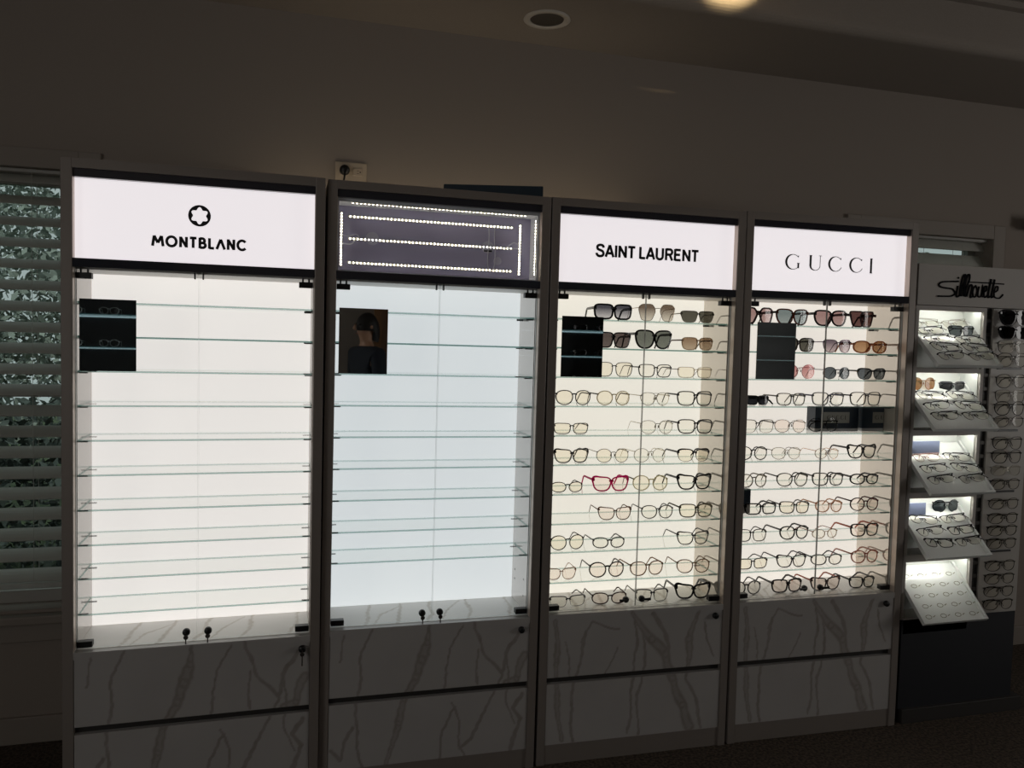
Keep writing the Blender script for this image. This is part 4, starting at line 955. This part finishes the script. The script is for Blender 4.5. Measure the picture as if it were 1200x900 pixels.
# ------------------------------------------------------------------ the room behind the camera (seen in the mirrors)
def back_case(x, y, label, w=1.0, lit=True):
    o = tag(empty('wall_display', (x, y, 0)), label, 'display cabinet', 'dark wall displays across the room')
    b = MB().box(-w / 2, w / 2, -.36, -.34, .1, 2.2).box(-w / 2, -w / 2 + .03, -.36, 0, 0, 2.2).box(w / 2 - .03, w / 2, -.36, 0, 0, 2.2).box(-w / 2, w / 2, -.36, 0, 2.17, 2.2).box(-w / 2, w / 2, -.36, 0, 0, .5)
    b.build('case', mat('dark_case', '1d2225', .5), o)
    for z in (.9, 1.15, 1.4, 1.65, 1.9):
        MB().glass_box(-w / 2 + .03, w / 2 - .03, -.34, -.04, z - .008, z, 'z', 1).build('glass_shelf', [M_SHELF, mat('lit_shelf_edge', '5d8f96', .3)], o)
    if not lit: return o
    MB().box(-w / 2 + .03, w / 2 - .03, -.33, -.32, 2.15, 2.165).build('light_strip', mat('case_lamp', 'ffffff', .5, emit='bfe8f4', strength=.45), o)
    for z in (1.142, 1.392, 1.642): MB().box(-w / 2 + .03, w / 2 - .03, -.335, -.325, z - .012, z - .002).build('light_strip', mat('case_lamp'), o)
    return o
bc = [back_case(-.75, RY + 1.6, 'dark display case across the room seen in the first mirror', 1.2), back_case(3.1, RY + 1.0, 'dark display case across the room seen in the third mirror', 1.1), back_case(5.3, RY + .9, 'unlit dark display case in the far corner across the room', 1.6, False)]
for ci, (cxx, cyy) in enumerate(((-.75, RY + 1.6), (3.1, RY + 1.0))):
    for zi, z in enumerate((1.15, 1.4, 1.65)):
        for j in range(4):
            st = ('panto', 'b8c4c6', .0016, 'c', True, ci) if ci == 0 else ('square', '17181c', .003, 'slate', False, ci)
            if st not in protos: o = protos[st] = eyewear('eyeglasses', .138, st[0], st[1], st[2], L[st[3]], metal=ci == 0)
            else: o = copy_tree(protos[st])
            o.location = (cxx - .39 + j * .26, cyy - .12, z + .0005); o.rotation_euler = (0, 0, PI)
            tag(o, '%s eyeglasses, %s on the %s shelf of the case reflected in the %s mirror' % (('pale', 'dark')[ci], ORD[j], ('lower', 'middle', 'upper')[zi], ('first', 'third')[ci]), 'eyeglasses', 'eyewear in the case across the room %s' % ('left', 'right')[ci])
dd = struct(empty('door_1', (2.0, RY + .01, 0)))
MB().box(-.46, .46, 0, .045, 0, 2.05, 0, .003).build('door_leaf', mat('warm_wood', 'a87a52', .45, noise=(6, .3, '8f6442')), dd)
MB().box(-.54, -.46, -.005, .06, 0, 2.13).box(.46, .54, -.005, .06, 0, 2.13).box(-.46, .46, -.005, .06, 2.05, 2.13).build('door_frame', mat('wood_frame', '94683f', .45), dd)
MB().lathe([(.012, .045), (.012, .08), (.026, .085), (.028, .1), (.02, .112), (.001, .115)], (-.39, 0, 1.0), 'y', 18).build('door_knob', M_STEEL, dd, True)

# person standing across the room
def skin_mesh(name, verts, edges, radii, m, parent, sub=2, root=0):
    me = bpy.data.meshes.new(name); me.from_pydata(verts, edges, []); me.materials.append(m)
    o = bpy.data.objects.new(name, me); COL.objects.link(o)
    sk = o.modifiers.new('skin', 'SKIN'); ss = o.modifiers.new('sub', 'SUBSURF'); ss.levels = sub; ss.render_levels = sub
    if not me.skin_vertices: pass
    for i, r in enumerate(radii):
        sv = me.skin_vertices[0].data[i]; sv.radius = (r if isinstance(r, tuple) else (r, r)); sv.use_root = (i == root)
    bpy.context.view_layer.update()
    dg = bpy.context.evaluated_depsgraph_get(); ev = bpy.data.meshes.new_from_object(o.evaluated_get(dg)); ev.name = name
    for p in ev.polygons: p.use_smooth = True
    o.modifiers.clear(); o.data = ev; ev.materials.clear(); ev.materials.append(m)
    if parent: o.parent = parent
    return o
SKIN = mat('skin', 'c09478', .5); HAIR = mat('dark_hair', '1a1411', .6); SHIRT = mat('dark_shirt', '1f2530', .8); TROUS = mat('dark_trousers', '22211f', .8)
per = tag(empty('person', (1.28, -4.35, 0), PI + 1.1), 'person with dark hair and dark clothes standing across the room, seen in the second mirror', 'person')
bv = [(0, 0, .95), (0, .01, 1.15), (0, 0, 1.36), (0, 0, 1.46), (0, -.01, 1.52), (0, -.015, 1.60), (0, -.01, 1.68)]
be = [(0, 1), (1, 2), (2, 3), (3, 4), (4, 5), (5, 6)]; br = [(.15, .10), (.13, .095), (.15, .10), (.055, .055), (.052, .055), (.078, .095), (.065, .08)]
for s_ in (-1, 1):
    k = len(bv)
    bv += [(s_ * .18, 0, 1.38), (s_ * .22, .01, 1.10), (s_ * .22, -.06, .87), (s_ * .215, -.075, .79), (s_ * .10, 0, .88), (s_ * .105, -.01, .48), (s_ * .11, .02, .09), (s_ * .115, -.12, .035)]
    be += [(2, k), (k, k + 1), (k + 1, k + 2), (k + 2, k + 3), (0, k + 4), (k + 4, k + 5), (k + 5, k + 6), (k + 6, k + 7)]
    br += [.06, .045, .03, (.036, .018), .088, .06, .042, (.045, .03)]
    for q, (dx, ln) in enumerate(((-.027, .070), (-.009, .080), (.009, .076), (.026, .062))):
        j = len(bv); bv += [(s_ * .215 + dx * .3, -.075 + dx, .755), (s_ * .215 + dx * .3, -.078 + dx * 1.1, .755 - ln * .5), (s_ * .213, -.072 + dx * 1.1, .755 - ln)]
        be += [(k + 3, j), (j, j + 1), (j + 1, j + 2)]; br += [.010, .009, .0075]
    j = len(bv); bv += [(s_ * .20, -.105, .79), (s_ * .198, -.118, .755)]; be += [(k + 3, j), (j, j + 1)]; br += [.011, .009]
skin_mesh('body', bv, be, br, SKIN, per)
fb = MB(); fb.tube([(0, -.112, 1.635), (0, -.128, 1.60), (0, -.112, 1.590)], [.007, .014, .010], 8); fb.build('nose', SKIN, per, True)
for s_ in (-1, 1):
    MB().lathe([(.001, -.022), (.012, -.016), (.018, 0), (.001, .006)], (s_ * .082, 0, 1.615), 'y', 12).build('ear', SKIN, per, True)
    MB().lathe([(.001, -.008), (.007, -.005), (.009, 0), (.001, .004)], (s_ * .030, -.092, 1.635), 'y', 12).build('eye', M_BLACK, per, True)
MB().box(-.024, .024, -.106, -.098, 1.553, 1.560, 0, .003).build('mouth', mat('lips', '8c5048', .5), per)
hv = []; hf = []
for i in range(13):
    for j in range(24):
        a = PI * i / 12 * .62; p_ = 2 * PI * j / 24
        hv.append((.092 * math.sin(a) * math.cos(p_), .012 + .108 * math.sin(a) * math.sin(p_), 1.625 + .118 * math.cos(a) - (.10 * max(0, math.sin(p_)) * (i / 12) ** 2)))
for i in range(12):
    for j in range(24): hf.append((i * 24 + j, (i + 1) * 24 + j, (i + 1) * 24 + (j + 1) % 24, i * 24 + (j + 1) % 24))
obj('hair', hv, hf, HAIR, per, True)
skin_mesh('shirt', [(0, 0, .93), (0, .01, 1.15), (0, 0, 1.36), (0, 0, 1.45)] + [(s_ * x, y, z) for s_ in (-1, 1) for x, y, z in ((.18, 0, 1.385), (.22, .01, 1.10), (.22, -.05, .90))],
          [(0, 1), (1, 2), (2, 3), (2, 4), (4, 5), (5, 6), (2, 7), (7, 8), (8, 9)], [(.17, .12), (.15, .115), (.17, .12), (.07, .07), .078, .06, .045, .078, .06, .045], SHIRT, per)
skin_mesh('trousers', [(0, 0, .98), (0, 0, .92)] + [(s_ * x, y, z) for s_ in (-1, 1) for x, y, z in ((.10, 0, .86), (.105, -.01, .48), (.11, .02, .10))],
          [(0, 1), (1, 2), (2, 3), (3, 4), (1, 5), (5, 6), (6, 7)], [(.165, .115), (.16, .115), .105, .078, .062, .105, .078, .062], TROUS, per)
